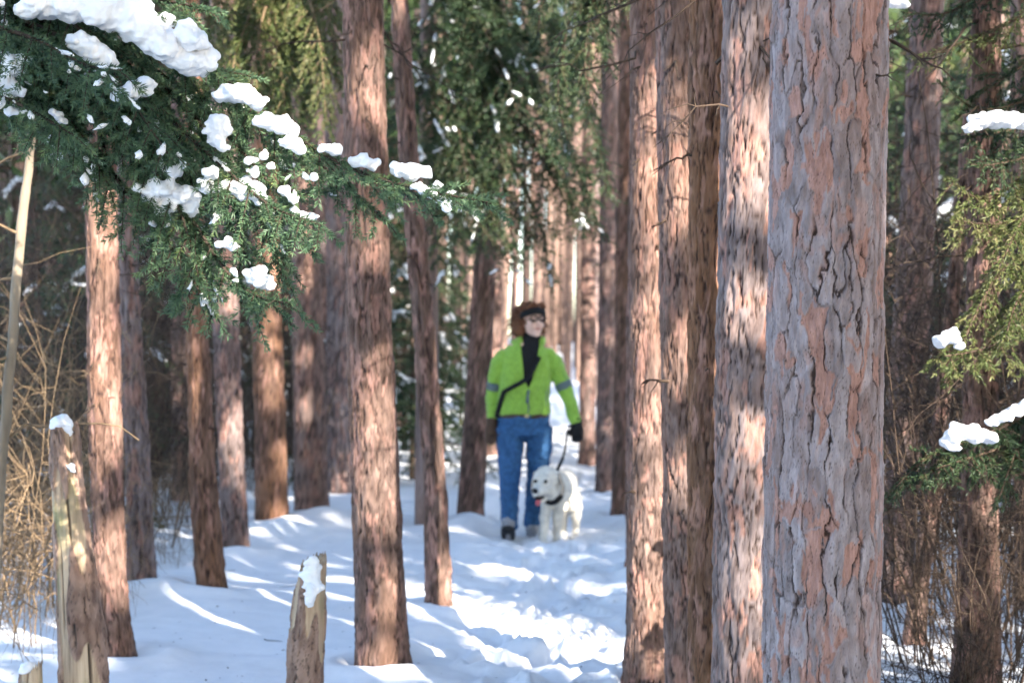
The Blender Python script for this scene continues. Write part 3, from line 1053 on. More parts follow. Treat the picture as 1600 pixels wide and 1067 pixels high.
link('distant_wood_crowns', make_mesh(V, F, M['pine'], dict(tint=tint), False, 'far'), None, 'distant wood of green crowns closing the end of the path', 'forest', kind='stuff')


# ------------------------------------------------------------------ needle boughs
def bough_shoots(rng, axis_pts, len2, ds2, ds3, l3, droop=0.25, roll=0.0, n_axis=40, ang2=55, start=0.08, spread=1.0):
    """a conifer bough: shoots (base, direction, length) and wood polylines"""
    P = resample(axis_pts, n_axis)
    seg = np.linalg.norm(np.diff(P, axis=0), axis=1)
    cum = np.concatenate([[0], np.cumsum(seg)])
    Ltot = cum[-1]
    T = unit(np.gradient(P, axis=0))
    wood = [(P, np.linspace(0.008, 0.002, n_axis) * min(1.4, Ltot / 1.0 + 0.4))]
    B, Dd, LL = [], [], []
    s, side = Ltot * start, 1
    while s < Ltot:
        f = s / Ltot
        p = np.array([np.interp(s, cum, P[:, q]) for q in range(3)])
        t = unit(np.array([np.interp(s, cum, T[:, q]) for q in range(3)]))
        lat = unit(np.cross(t, [0, 0, 1]))
        up = np.cross(lat, t)
        r = roll + rng.normal(0, 0.35) * spread
        lat2 = lat * math.cos(r) + up * math.sin(r)
        a = math.radians(ang2 + rng.normal(0, 9))
        d = unit(t * math.cos(a) + side * lat2 * math.sin(a) + np.array([0, 0, -droop * rng.uniform(0.4, 1.4)]))
        L = len2 * ((1 - f) ** 0.65 * 0.9 + 0.22) * rng.uniform(0.7, 1.2)
        k = max(4, int(L / 0.03))
        q = np.linspace(0, 1, k)
        S = p + d[None] * (q * L)[:, None] + np.array([0, 0, -droop * L * 0.55])[None] * (q ** 2)[:, None]
        wood.append((S, np.linspace(0.003, 0.001, k)))
        TS = unit(np.gradient(S, axis=0))
        # needles along the branchlet itself
        for m in range(k - 1):
            B.append(S[m])
            Dd.append(TS[m])
            LL.append(np.linalg.norm(S[m + 1] - S[m]) * 1.3)
        u, sd = ds3 * 1.2, 1
        while u < L:
            g = u / L
            pp = np.array([np.interp(g, q, S[:, c]) for c in range(3)])
            tt = unit(np.array([np.interp(g, q, TS[:, c]) for c in range(3)]))
            l_ = unit(np.cross(tt, [0.05, 0.02, 1]))
            dd = unit(tt * 0.75 + sd * l_ * 0.7 + np.array([0, 0, -0.25 * droop - 0.05]) + rng.normal(0, 0.16, 3))
            B.append(pp)
            Dd.append(dd)
            LL.append(l3 * (0.35 + 0.85 * (1 - g)) * rng.uniform(0.6, 1.25))
            u += ds3 * rng.uniform(0.7, 1.3)
            sd = -sd
        s += ds2 * rng.uniform(0.7, 1.3)
        side = -side
    for m in range(int(n_axis * 0.1), n_axis - 1):
        for q in range(2):
            B.append(P[m])
            Dd.append(unit(T[m] + rng.normal(0, 0.12, 3)))
            LL.append(seg[m] * 1.2)
    return np.array(B), np.array(Dd), np.array(LL), wood


def needles(B, Dd, LL, rng, per_m, nl, nw, ang=50, flat=0.0, tint_mu=0.4, tip_tint=0.25):
    cnt = np.maximum(3, (LL * per_m).astype(int))
    idx = np.repeat(np.arange(len(B)), cnt)
    n = len(idx)
    t = rng.random(n)
    D = Dd[idx]
    p = B[idx] + D * (LL[idx] * t)[:, None]
    ref = np.tile(np.array([0.0, 0.0, 1.0]), (n, 1))
    u = unit(np.cross(D, ref) + 1e-6)
    v = np.cross(u, D)
    ph = rng.uniform(0, 2 * np.pi, n)
    cu, cv = np.cos(ph), np.sin(ph)
    cv = cv * (1 - flat) + 0.15
    a = np.radians(ang + rng.normal(0, 10, n)) * (1 - 0.35 * t)
    nd = unit(D * np.cos(a)[:, None] + unit(u * cu[:, None] + v * cv[:, None]) * np.sin(a)[:, None])
    s = unit(np.cross(nd, rng.normal(0, 1, (n, 3))))
    L = (nl * rng.uniform(0.7, 1.2, n))[:, None]
    W = nw * 0.5
    V = np.stack([p, p + nd * L * 0.45 + s * W, p + nd * L, p + nd * L * 0.45 - s * W], 1).reshape(-1, 3)
    F = np.arange(len(V)).reshape(-1, 4)
    shoot_t = rng.normal(0, 0.13, len(B))
    tint = np.clip(tint_mu + shoot_t[idx] + tip_tint * (t - 0.5) + rng.normal(0, 0.06, n), 0, 1)
    return V, F, np.repeat(tint, 4)


def build_bough(parent, rng, axis_pts, mat, len2, ds2, ds3, l3, per_m, nl, nw, droop=0.25, roll=0.0, org=np.zeros(3), ang=50, flat=0.0, tint=0.4, ang2=55, start=0.08, twig_mat='twig', spread=1.0, tip=0.25, snow=None):
    B, Dd, LL, wood = bough_shoots(rng, axis_pts, len2, ds2, ds3, l3, droop, roll, ang2=ang2, start=start, spread=spread)
    kp = np.abs(B[:, 0] / B[:, 1]) < (800 + 150) / FPX
    kp &= (B[:, 2] - CAM_H) / B[:, 1] < (HORIZ + 160) / FPX
    B, Dd, LL = B[kp], Dd[kp], LL[kp]
    V, F, tn = needles(B, Dd, LL, rng, per_m, nl, nw, ang, flat, tint, tip)
    Vb, Fb = tubes(wood, 4)
    b = link('bough', make_mesh(Vb - org, Fb, M[twig_mat], name='bough'), parent)
    link('needles', make_mesh(V - org, F, M[mat], dict(tint=tn), False, 'needles'), b, kind='stuff')
    if snow:
        link('snow_patches', shoot_snow(B - org, Dd, LL, rng, *snow), b, kind='stuff')
    return b


def pxline(pts, z0, z1=None):
    z1 = z0 if z1 is None else z1
    n = len(pts)
    return np.array([at(px, py, z0 + (z1 - z0) * k / (n - 1)) for k, (px, py) in enumerate(pts)])


def shoot_snow(B, Dd, LL, rng, n, rmin, rmax):
    """many small irregular pats of snow lying on the shoots, one mesh"""
    Vs, Fs, off = [], [], 0
    base_v, base_f = ball((0, 0, 0), 1.0, (1, 1, 1), 8)
    # clustered picks: neighbours in the list are neighbours on the bough
    seeds = rng.integers(0, len(B), max(1, n // 5))
    pick = np.clip((seeds[:, None] + rng.integers(-4, 5, (len(seeds), 5))).ravel(), 0, len(B) - 1)
    for k in pick:
        d = Dd[k]
        side = unit(np.cross(d, [0.01, 0.02, 1]))
        up = np.cross(side, d)
        r = rng.uniform(rmin, rmax)
        bv = base_v * (1 + 0.22 * rng.normal(0, 1, (len(base_v), 1)))
        sc = np.array([rng.uniform(1.0, 2.4), rng.uniform(0.6, 1.1), rng.uniform(0.35, 0.7)]) * r
        v = B[k] + d * LL[k] * rng.random() + up * r * 0.3 + bv[:, :1] * sc[0] * d + bv[:, 1:2] * sc[1] * side + bv[:, 2:] * sc[2] * up
        Vs.append(v)
        Fs += [tuple(q + off for q in f) for f in base_f]
        off += len(v)
    me = bpy.data.meshes.new('snow_patches')
    me.from_pydata(np.concatenate(Vs).tolist(), [], Fs)
    me.polygons.foreach_set('use_smooth', np.ones(len(Fs), bool))
    me.materials.append(M['snow'])
    return me


def snow_clump(parent, blobs, z, rng, org, name='snow_clump', voxel=0.0055, disp=0.0085, squash=0.74, depth=1.0):
    """blobs: (px, py, r px)"""
    parts = []
    full = []
    for k, (px, py, r) in enumerate(blobs):
        full.append((px, py, r))
        if k + 1 < len(blobs):
            qx, qy, q = blobs[k + 1]
            if math.hypot(qx - px, qy - py) < (r + q) * 1.5:
                full.append(((px + qx) / 2, (py + qy) / 2, (r + q) / 2 * 0.9))
    for px, py, r in full:
        c = at(px, py, z + rng.normal(0, 0.010))
        R = r * z / FPX * 1.03
        parts.append(ball(c - org, R, (1.0, depth, squash), 12))
        for q in range(5):
            o = rng.normal(0, 0.42, 3) * R * np.array([1.25, 0.8, 0.7])
            parts.append(ball(c - org + o, R * rng.uniform(0.4, 0.65), (1.15, depth, 0.8), 10))
    me = fuse(parts, voxel, 2, M['snow'], disp=disp, disp_scale=0.030)
    return link(name, me, parent)


# the snowy spruce in the upper corner
rng = np.random.default_rng(12)
sp_xy = (at(-620, 0, 5.3)[0], 5.35)
SPO = np.array([sp_xy[0], sp_xy[1], 0.0])
spruce = link('spruce_tree', None, None, 'blue green spruce whose snow laden boughs hang over the clearing', 'spruce tree', loc=SPO)
s = np.linspace(-0.2, 7.5, 20)
Vb, Fb = tubes([(np.stack([0 * s, 0 * s, s], -1), 0.11 * (1 - s / 7.6))], 14)
tr = link('trunk', make_mesh(Vb, Fb, M['bark'], dict(crack=np.zeros(len(Vb)), flake=np.zeros(len(Vb)), tone=RNG.random(len(Vb))), True, 'trunk'), spruce)
tr.color = (0.7, 0, 0, 1)
HUB = [(-620, -60), (-620, -260), (-620, 120), (-620, -420)]
SPB = [
    ([(-620, -300), (-250, -130), (60, -10), (220, 60), (345, 120), (450, 205), (560, 268), (680, 300), (768, 318)], 5.25, 4.75, 0.26, 0.30),
    ([(-620, -200), (-200, -40), (60, 60), (220, 150), (330, 245), (420, 320), (500, 352)], 5.35, 4.7, 0.30, 0.4),
    ([(-620, -160), (-150, 20), (80, 110), (200, 220), (290, 330), (350, 420), (400, 462), (452, 474)], 5.3, 4.75, 0.26, 0.45),
    ([(-620, -60), (-150, 60), (40, 130), (140, 230), (230, 340), (290, 420), (332, 492)], 5.2, 4.9, 0.24, 0.45),
    ([(-620, -20), (-200, 80), (-20, 140), (60, 180), (116, 212)], 5.0, 4.7, 0.26, 0.35),
    ([(-620, -320), (-200, -170), (80, -70), (220, -10), (300, 10), (324, 18)], 5.3, 4.9, 0.24, 0.3),
    ([(-620, -260), (-180, -90), (40, -10), (140, 60), (200, 150), (262, 240)], 5.1, 4.75, 0.28, 0.45),
    ([(-620, -120), (-260, 10), (-60, 60), (40, 120), (120, 200), (170, 290)], 5.15, 4.95, 0.26, 0.5),
    ([(-620, -260), (-150, -80), (160, 60), (300, 150), (380, 240), (440, 300), (497, 300)], 5.45, 5.1, 0.24, 0.45),
    ([(-300, -90), (60, 40), (180, 120), (260, 200), (330, 300), (370, 370), (392, 420)], 5.5, 5.2, 0.24, 0.5),
    ([(-620, -350), (-200, -150), (100, -10), (260, 70), (380, 160), (470, 230), (540, 290), (602, 345)], 5.35, 4.95, 0.2, 0.5),
    ([(-620, -100), (-250, 0), (-60, 30), (50, 60), (130, 100), (190, 110)], 4.95, 4.6, 0.26, 0.35),
    ([(-620, -300), (-250, -160), (0, -60), (120, 0), (190, 90), (220, 180), (232, 270)], 5.4, 5.2, 0.28, 0.5),
    ([(-300, -60), (100, 60), (220, 190), (270, 300), (300, 390), (312, 440)], 5.15, 4.85, 0.24, 0.55),
    ([(-300, -90), (150, 70), (320, 200), (380, 290), (420, 370), (440, 430)], 5.25, 4.95, 0.24, 0.55),
]
for k, (pts, za, zb, l2, dr) in enumerate(SPB):
    build_bough(spruce, rng, pxline(pts, za, zb), 'spruce', l2 * 1.2, 0.037, 0.036, 0.088, 830, 0.018, 0.0033, dr, rng.normal(0, 0.3), SPO, 60, 0.0, 0.42 + 0.06 * rng.normal(), start=0.2, twig_mat='darktwig', snow=(26, 0.006, 0.013))
SNOW = [
    [(60, 8, 30), (110, 10, 34), (165, 14, 36), (215, 40, 34), (250, 66, 30), (200, 10, 30)],
    [(262, 80, 26), (295, 98, 26), (320, 100, 22)], [(295, 52, 20), (308, 66, 18), (285, 66, 14)], [(125, 66, 22), (148, 82, 24), (165, 96, 16), (118, 108, 10)],
    [(230, 26, 14), (250, 44, 14)], [(12, 98, 20), (28, 108, 16)], [(10, 132, 16), (22, 142, 13)], [(18, 172, 10)], [(190, 150, 14), (215, 138, 18), (232, 130, 12)],
    [(352, 148, 18), (376, 146, 22), (398, 160, 16)], [(342, 190, 16), (338, 214, 15), (346, 228, 10)], [(415, 190, 16), (440, 196, 20), (455, 204, 14)], [(452, 222, 13), (466, 232, 13)],
    [(508, 232, 12), (524, 234, 11)], [(560, 252, 12), (578, 257, 13)], [(622, 264, 15), (645, 268, 17), (662, 270, 12)], [(650, 292, 8), (668, 300, 9), (686, 312, 9), (702, 326, 7), (684, 290, 7), (706, 300, 6)],
    [(228, 300, 15), (244, 306, 18), (264, 296, 20), (284, 310, 17), (252, 330, 12), (300, 332, 11), (274, 268, 12), (238, 350, 6), (262, 350, 6), (308, 312, 8)], [(330, 272, 12), (322, 296, 9)],
    [(362, 290, 16), (386, 296, 18), (404, 306, 14), (398, 268, 10)], [(412, 242, 7), (424, 262, 7)], [(444, 298, 9), (458, 312, 8)], [(462, 332, 9), (486, 340, 9)], [(346, 382, 10), (362, 383, 10)], [(398, 428, 13), (412, 440, 14), (420, 448, 8)],
    [(366, 424, 6), (368, 438, 6)], [(390, 250, 9)], [(490, 278, 8)], [(85, 175, 8), (95, 188, 7)], [(70, 143, 6)],
]
for k, bl in enumerate(SNOW):
    zc = 4.80 + 0.06 * rng.random() if k not in (0, 1, 4, 9, 17, 19) else (4.97 if k == 17 else 4.88)
    snow_clump(spruce, bl, zc, rng, SPO)

# ------------------------------------------------------------------ middle distance evergreens
# hemlock behind the walker's path, drooping between the trunks
rng = np.random.default_rng(21)
HO = np.array([at(668, 0, 13.0)[0], 13.0, 0.0])
hem = link('hemlock_tree', None, None, 'dark green hemlock with drooping snow flecked boughs above the walker', 'hemlock tree', loc=HO)
s = np.linspace(-0.2, 8, 16)
Vb, Fb = tubes([(np.stack([0 * s, 0 * s, s], -1), 0.10 * (1 - s / 8.3))], 12)
tr = link('trunk', make_mesh(Vb, Fb, M['bark'], dict(crack=np.zeros(len(Vb)), flake=np.zeros(len(Vb)), tone=RNG.random(len(Vb))), True, 'trunk'), hem)
tr.color = (0.6, 0, 0, 1)
HB = [
    [(668, 40), (740, 70), (830, 150), (900, 260), (938, 365)], [(668, 90), (730, 150), (790, 240), (840, 340), (862, 440)], [(668, 10), (760, 30), (860, 90), (925, 190), (950, 300)],
    [(668, 150), (710, 200), (750, 280), (775, 360)], [(668, 60), (700, 130), (720, 220), (735, 320)], [(668, 0), (720, 10), (800, 60), (860, 160), (885, 260)], [(668, 120), (640, 180), (625, 260)],
    [(668, 200), (690, 260), (700, 340), (705, 420)], [(668, 80), (760, 130), (820, 200), (870, 290), (900, 350)], [(668, -40), (760, -20), (850, 30), (920, 120)], [(668, -60), (720, -10), (780, 90), (810, 180)],
    [(668, 180), (720, 250), (790, 300), (830, 380)], [(668, 20), (640, 70), (630, 140)], [(668, 140), (760, 190), (850, 240), (905, 330)], [(668, 230), (720, 300), (750, 350), (800, 420)], [(668, -90), (780, -60), (880, 0), (930, 60)], [(668, -20), (720, 20), (765, 100), (780, 200)], [(668, 30), (730, 90), (770, 170), (790, 270)], [(668, -70), (740, -30), (790, 40), (830, 130)]]
for k, pts in enumerate(HB):
    dz = rng.uniform(-1.0, -0.2)
    b = build_bough(hem, rng, pxline(pts, 13.0, 13.0 + dz), 'hemlock', 0.44, 0.050, 0.045, 0.16, 125, 0.036, 0.0085, 0.40, rng.normal(0, 0.4), HO, 50, 0.4, 0.45 + 0.1 * rng.normal(), snow=(20, 0.010, 0.022))


def small_conifer(seed, h, spread, mat, nb, per_m, nl, nw, snow_n, len2=0.3):
    """a young evergreen, origin at its foot: list of (name, mesh, children)"""
    r = np.random.default_rng(seed)
    out = []
    s = np.linspace(-0.2, h, 10)
    Vb, Fb = tubes([(np.stack([0 * s, 0 * s, s], -1), 0.045 * (1 - s / h * 0.9))], 8)
    polysB, Vn, tn, off = [], [], [], 0
    sb, sd, sl_ = [], [], []
    for k in range(nb):
        f = (k + r.random()) / nb
        z = h * (0.12 + 0.86 * f)
        a = k * 2.4
        L = spread * (1 - f) ** 0.8 * r.uniform(0.7, 1.1) + 0.12
        d = np.array([math.cos(a), math.sin(a), 0])
        pts = np.array([[0, 0, z], d * L * 0.5 + [0, 0, z - 0.02 * L], d * L + [0, 0, z - 0.35 * L]])
        B, Dd, LL, wood = bough_shoots(r, pts, len2 * (0.4 + L / spread * 0.6), 0.085, 0.065, 0.16, 0.5, 0.0, n_axis=12)
        V, F, t = needles(B, Dd, LL, r, per_m, nl, nw, 50, 0.4, 0.4)
        Vn.append(V)
        tn.append(t)
        polysB += wood[:1]
        sb.append(B)
        sd.append(Dd)
        sl_.append(LL)
    V = np.concatenate(Vn)
    me_n = make_mesh(V, np.arange(len(V)).reshape(-1, 4), M[mat], dict(tint=np.concatenate(tn)), False, 'crown')
    me_t = make_mesh(Vb, Fb, M['twig'], name='trunk')
    Vl, Fl = tubes(polysB, 4)
    me_l = make_mesh(Vl, Fl, M['twig'], name='limbs')
    me_s = shoot_snow(np.concatenate(sb), np.concatenate(sd), np.concatenate(sl_), r, nb * snow_n * 3, 0.016, 0.040)
    return me_n, me_t, me_l, me_s


CON = [small_conifer(700, 3.6, 1.1, 'hemlock', 30, 75, 0.05, 0.016, 1), small_conifer(701, 2.6, 0.9, 'hemlock', 24, 75, 0.05, 0.016, 1), small_conifer(702, 5.0, 1.3, 'hemlock', 34, 70, 0.055, 0.017, 1)]


NEAR = {'R1': 'massive flaking trunk', 'R5': 'sun dappled trunk at the path edge', 'L1': 'thick leaning reddish pine', 'L2': 'slim curving trunk', 'L3': 'leaning brown trunk by the walker', 'L4': 'sunlit salmon pink trunk',
        'L5': 'dark grey furrowed trunk', 'L6': 'narrow brown trunk', 'L7': 'grey brown grove trunk', 'L8': 'reddish trunk on the peaked mound', 'L9': 'broad two toned trunk', 'L10': 'dark trunk behind the leaning pine',
        'L11': 'thin dark trunk of the left grove', 'RR1': 'dark leaning trunk', 'RR2': 'thin slanting trunk among twigs', 'RR3': 'shaggy trunk with cedar sprays', 'RR4': 'dark trunk behind the snow roll'}
USED = set()


def beside(kind, px, z):
    """a label that names the nearest landmark trunk"""
    cand = sorted((abs(t[2][1][0] - px) + 12 * abs(t[1] - z) * (1 if t[1] <= z else 3), t[0], t[1]) for t in TREES if t[0] in NEAR)
    for how in ('close beside', 'a few steps from'):
        for d, k, tz in cand[:5]:
            lab = '%s %s the %s' % (kind, how, NEAR[k])
            if lab not in USED:
                USED.add(lab)
                return lab
    return '%s near the %s' % (kind, NEAR[cand[0][1]])


def put_conifer(px, z, k, sc, rot, label, group):
    x = (px - 800) / FPX * z
    t = link('young_evergreen', None, None, label, 'evergreen', group, loc=(x, z, float(ground_h(x, z)) - 0.03))
    t.scale = (sc, sc, sc)
    t.rotation_euler = (0, 0, rot)
    me_n, me_t, me_l, me_s = CON[k]
    link('trunk', me_t, t)
    c = link('crown', me_n, t, kind='stuff')
    link('limbs', me_l, c, kind='stuff')
    link('snow_patches', me_s, t, kind='stuff')


for k, (px, z) in enumerate([(645, 18.5), (690, 21), (632, 24), (600, 17.5), (720, 28)]):
    put_conifer(px, z, k % 3, 0.9 + 0.1 * (k % 3), k * 1.1, beside('young snow dusted evergreen', px, z), 'young evergreens left of the walker')
for k, (px, z) in enumerate([(60, 13), (150, 15), (240, 17), (330, 19), (400, 20), (470, 21), (510, 23), (20, 17), (100, 21), (260, 24), (380, 26), (560, 25)]):
    put_conifer(px, z, (k + 1) % 3, 0.9 + 0.12 * (k % 3), k * 0.9, beside('young snow dusted evergreen', px, z), 'young evergreens in the left grove')
for k, (px, z) in enumerate([(1400, 14), (1460, 16), (1530, 12.5), (1590, 17), (1350, 20), (1480, 22), (1620, 11), (1560, 26)]):
    put_conifer(px, z, k % 3, 0.95 + 0.12 * (k % 3), k * 0.7, beside('young snow dusted evergreen', px, z), 'young evergreens right of the near row')

# olive cedar in the sun behind the spruce bough
rng = np.random.default_rng(31)
CO = np.array([at(420, 0, 9.6)[0], 9.6, 0.0])
ced = link('cedar_tree', None, None, 'sunlit olive cedar hanging behind the snowy spruce bough', 'cedar tree', loc=CO)
s = np.linspace(-0.2, 6.5, 14)
Vb, Fb = tubes([(np.stack([at(578, 0, 10.3)[0] - CO[0] + 0 * s, 0.7 + 0 * s, s], -1), 0.07 * (1 - s / 7))], 10)
link('trunk', make_mesh(Vb, Fb, M['twig'], name='trunk'), ced)
for pts in [[(430, -80), (400, 0), (370, 80), (360, 130)], [(430, -90), (450, 0), (470, 90), (480, 170)], [(440, -120), (500, -20), (520, 60), (525, 130)], [(420, -100), (360, -30), (330, 20), (320, 70)],
            [(430, -60), (430, 30), (440, 120), (450, 215)], [(440, -60), (410, 30), (400, 100), (405, 180)], [(450, -100), (480, -10), (500, 70), (510, 200)], [(430, -90), (390, -10), (350, 40), (345, 100)],
            [(440, -40), (460, 60), (440, 150), (430, 230)], [(440, -80), (490, 10), (490, 110), (470, 190)]]:
    build_bough(ced, rng, pxline(pts, 9.9, 9.6 + rng.normal(0, 0.25)), 'cedar', 0.26, 0.04, 0.034, 0.10, 170, 0.030, 0.0085, 0.7, rng.normal(0, 0.5), CO, 35, 0.5, 0.45 + 0.1 * rng.normal(), twig_mat='straw', start=0.12)

# green drooping pine boughs above the right row
rng = np.random.default_rng(33)
GO = np.array([at(1012, 0, 8.4)[0], 8.4, 0.0])
gb = link('hanging_pine', None, None, 'pine with dark green boughs hanging beside the sun dappled row', 'pine tree', loc=GO)
s = np.linspace(-0.2, 7, 14)
Vb, Fb = tubes([(np.stack([0.02 + 0 * s, 0.35 + 0 * s, s], -1), 0.06 * (1 - s / 7.4))], 10)
link('trunk', make_mesh(Vb, Fb, M['twig'], name='trunk'), gb)
for pts in [[(990, -120), (920, -40), (885, 50), (872, 150), (890, 230)], [(990, -100), (930, -20), (905, 60), (900, 130)], [(1000, -90), (960, -10), (945, 50), (948, 110)], [(1000, -80), (1010, 0), (1020, 50)],
            [(985, -140), (900, -70), (850, 0), (840, 60)], [(1000, -80), (1060, -40), (1100, 10), (1120, 40)], [(1000, -100), (940, -30), (915, 70), (920, 180)]]:
    build_bough(gb, rng, pxline(pts, 8.5, 8.3 + rng.normal(0, 0.2)), 'hemlock', 0.2, 0.045, 0.035, 0.10, 190, 0.034, 0.005, 0.7, rng.normal(0, 0.5), GO, 40, 0.3, 0.5 + 0.08 * rng.normal())

# cedar sprays at the right
rng = np.random.default_rng(35)
DO = np.array([at(1690, 0, 6.6)[0], 6.6, 0.0])
rc = link('cedar_tree', None, None, 'cedar with yellow green sprays and small snow pillows, right of the massive trunk', 'cedar tree', loc=DO)
s = np.linspace(-0.2, 6, 14)
Vb, Fb = tubes([(np.stack([0 * s, 0 * s, s], -1), 0.08 * (1 - s / 6.4))], 10)
link('trunk', make_mesh(Vb, Fb, M['twig'], name='trunk'), rc)
for pts, z1, ti in [([(1690, 120), (1640, 180), (1570, 205), (1505, 215)], 6.3, .35), ([(1690, 200), (1620, 260), (1540, 310), (1480, 280)], 6.1, .6), ([(1690, 260), (1620, 330), (1560, 350), (1490, 345)], 6.1, .7),
                    ([(1690, 300), (1620, 380), (1560, 430), (1520, 500), (1480, 600)], 6.1, .6), ([(1690, 360), (1630, 420), (1590, 470), (1570, 530)], 6.0, .5), ([(1690, 440), (1620, 490), (1550, 540), (1460, 560)], 5.9, .6),
                    ([(1690, 520), (1620, 630), (1540, 680), (1450, 715), (1385, 775)], 5.8, .4), ([(1690, 560), (1620, 660), (1560, 700), (1500, 720), (1440, 740)], 5.9, .45), ([(1690, 540), (1630, 620), (1590, 700), (1560, 780)], 6.0, .4),
                    ([(1690, -60), (1600, 20), (1520, 60), (1430, 90)], 6.6, .6), ([(1690, 20), (1600, 100), (1540, 140), (1500, 180)], 6.6, .35), ([(1690, -100), (1560, -30), (1480, 20), (1410, 20)], 6.7, .3),
                    ([(1690, 60), (1610, 150), (1530, 170), (1470, 130)], 6.5, .4), ([(1690, 250), (1640, 300), (1600, 340), (1560, 420)], 6.0, .65), ([(1690, 180), (1630, 230), (1590, 250), (1530, 260)], 6.2, .4)]:
    build_bough(rc, rng, pxline(pts, 6.6, z1), 'cedar' if ti > .45 else 'hemlock', 0.145, 0.030, 0.027, 0.080, 330, 0.022, 0.0046, 0.55, rng.normal(0, 0.5), DO, 40, 0.5, ti, start=0.15)
for bl, z in [([(1514, 200, 9), (1532, 191, 14), (1558, 186, 19), (1588, 190, 14), (1612, 190, 19)], 6.25), ([(1468, 533, 12), (1484, 526, 13), (1500, 540, 8)], 5.85),
              ([(1480, 690, 13), (1500, 676, 17), (1524, 680, 16), (1548, 684, 12)], 5.75), ([(1548, 660, 11), (1568, 650, 11), (1588, 640, 11), (1606, 632, 12)], 5.85), ([(1395, 5, 10), (1412, 8, 10)], 6.6)]:
    snow_clump(rc, bl, z, rng, DO)


# ------------------------------------------------------------------ bare shrubs and dead twigs
def shrub_polys(rng, h, spread, n, r0, curl=0.08, hang=0.0, subs=5, foot=0.05, reach=0.7):
    polys = []
    for k in range(n):
        a = rng.uniform(0, 2 * np.pi)
        d = unit(np.array([math.cos(a) * spread, math.sin(a) * spread, h * rng.uniform(0.6, 1.2)]))
        L = h * rng.uniform(0.6, 1.25)
        m = 12
        s = np.linspace(0, 1, m)
        w = np.cumsum(np.cumsum(rng.normal(0, curl * 0.12, (m, 3)), 0), 0) * L * 0.35
        w -= w[0]
        P = np.array([rng.normal(0, foot), rng.normal(0, foot), -0.05]) + d[None] * (s * L)[:, None] + w + np.array([math.cos(a) * 0.4 * hang, math.sin(a) * 0.4 * hang, -hang * L])[None] * (s ** 3)[:, None]
        rr = r0 * rng.uniform(0.5, 1.2)
        polys.append((P, rr * (1 - 0.7 * s)))
        for q in range(subs):
            b = rng.integers(3, m)
            dd = unit(d * 0.4 + rng.normal(0, 0.8, 3) + np.array([0, 0, -hang]))
            l2 = L * rng.uniform(0.12, 0.42)
            s2 = np.linspace(0, 1, 8)
            w2 = np.cumsum(np.cumsum(rng.normal(0, curl * 0.7, (8, 3)), 0), 0) * l2 * 0.35
            P2 = P[b] + dd[None] * (s2 * l2)[:, None] + w2 - w2[0] + np.array([0, 0, -hang * l2])[None] * (s2 ** 2)[:, None]
            polys.append((P2, rr * 0.5 * (1 - 0.75 * s2)))
    return [q for q in polys if np.hypot(q[0][:, 0], q[0][:, 1]).max() < reach and q[0][:, 2].max() < h * 1.4]


def shrub_mesh(seed, mat, sides=3, **kw):
    V, F = tubes(shrub_polys(np.random.default_rng(seed), **kw), sides)
    return make_mesh(V, F, M[mat], name='twigs')


SH = {
    'straw_a': shrub_mesh(801, 'straw', h=1.8, spread=0.18, n=16, r0=0.0045, curl=0.32, hang=0.30, subs=30, foot=0.16, reach=0.60),
    'straw_b': shrub_mesh(802, 'straw', h=1.2, spread=0.18, n=16, r0=0.0040, curl=0.34, hang=0.32, subs=30, foot=0.16, reach=0.60),
    'twig_a': shrub_mesh(803, 'twig', h=2.3, spread=0.5, n=28, r0=0.006, curl=0.20, hang=0.15, subs=18, foot=0.18, reach=0.95),
    'twig_b': shrub_mesh(804, 'twig', h=1.6, spread=0.6, n=30, r0=0.005, curl=0.20, hang=0.15, subs=18, foot=0.15, reach=0.85),
    'dark_a': shrub_mesh(805, 'darktwig', h=1.2, spread=2.0, n=34, r0=0.007, curl=0.08, hang=0.15, subs=8),
    'dark_b': shrub_mesh(806, 'darktwig', h=2.6, spread=0.6, n=34, r0=0.007, curl=0.18, hang=0.12, subs=18, foot=0.2, reach=1.0),
}


def put_shrub(px, z, key, sc, rot, label, group=None, tilt=0.0):
    x = (px - 800) / FPX * z
    t = link('bare_shrub', None, None, label, 'shrub', group, loc=(x, z, float(ground_h(x, z))))
    t.scale = (sc, sc, sc)
    t.rotation_euler = (0, tilt, rot)
    link('twigs', SH[key], t, kind='stuff')


for k, (px, z, key, sc) in enumerate([(30, 7.8, 'straw_a', 0.9), (-40, 7.2, 'straw_a', 1.0), (60, 8.6, 'straw_b', 1.2), (10, 9.0, 'straw_b', 1.5), (75, 9.6, 'straw_a', 0.9), (250, 11.0, 'straw_b', 0.75), (110, 8.9, 'straw_a', 0.95)]):
    put_shrub(px, z, key, sc, k * 1.7, beside('tangle of curling golden dry twigs', px, z), 'golden twig tangles at the left edge')
for k, (px, z, key, sc) in enumerate([(255, 13.2, 'twig_a', 0.8), (300, 13.5, 'twig_b', 0.9), (270, 14.5, 'twig_b', 0.9), (210, 12, 'dark_b', 1.0), (60, 11, 'dark_b', 1.1), (120, 12, 'twig_a', 1.1), (10, 10, 'twig_a', 1.1), (380, 15, 'dark_b', 1.0),
                                      (440, 17, 'dark_b', 1.1), (500, 18, 'twig_a', 1.2), (340, 17, 'twig_a', 1.2), (180, 17, 'dark_b', 1.4), (90, 18, 'dark_b', 1.5), (260, 20, 'dark_b', 1.5), (560, 22, 'dark_b', 1.3), (420, 22, 'twig_a', 1.4)]):
    put_shrub(px, z, key, sc, k * 1.3, beside('bare brown undergrowth shrub', px, z), 'bare shrubs in the left grove')
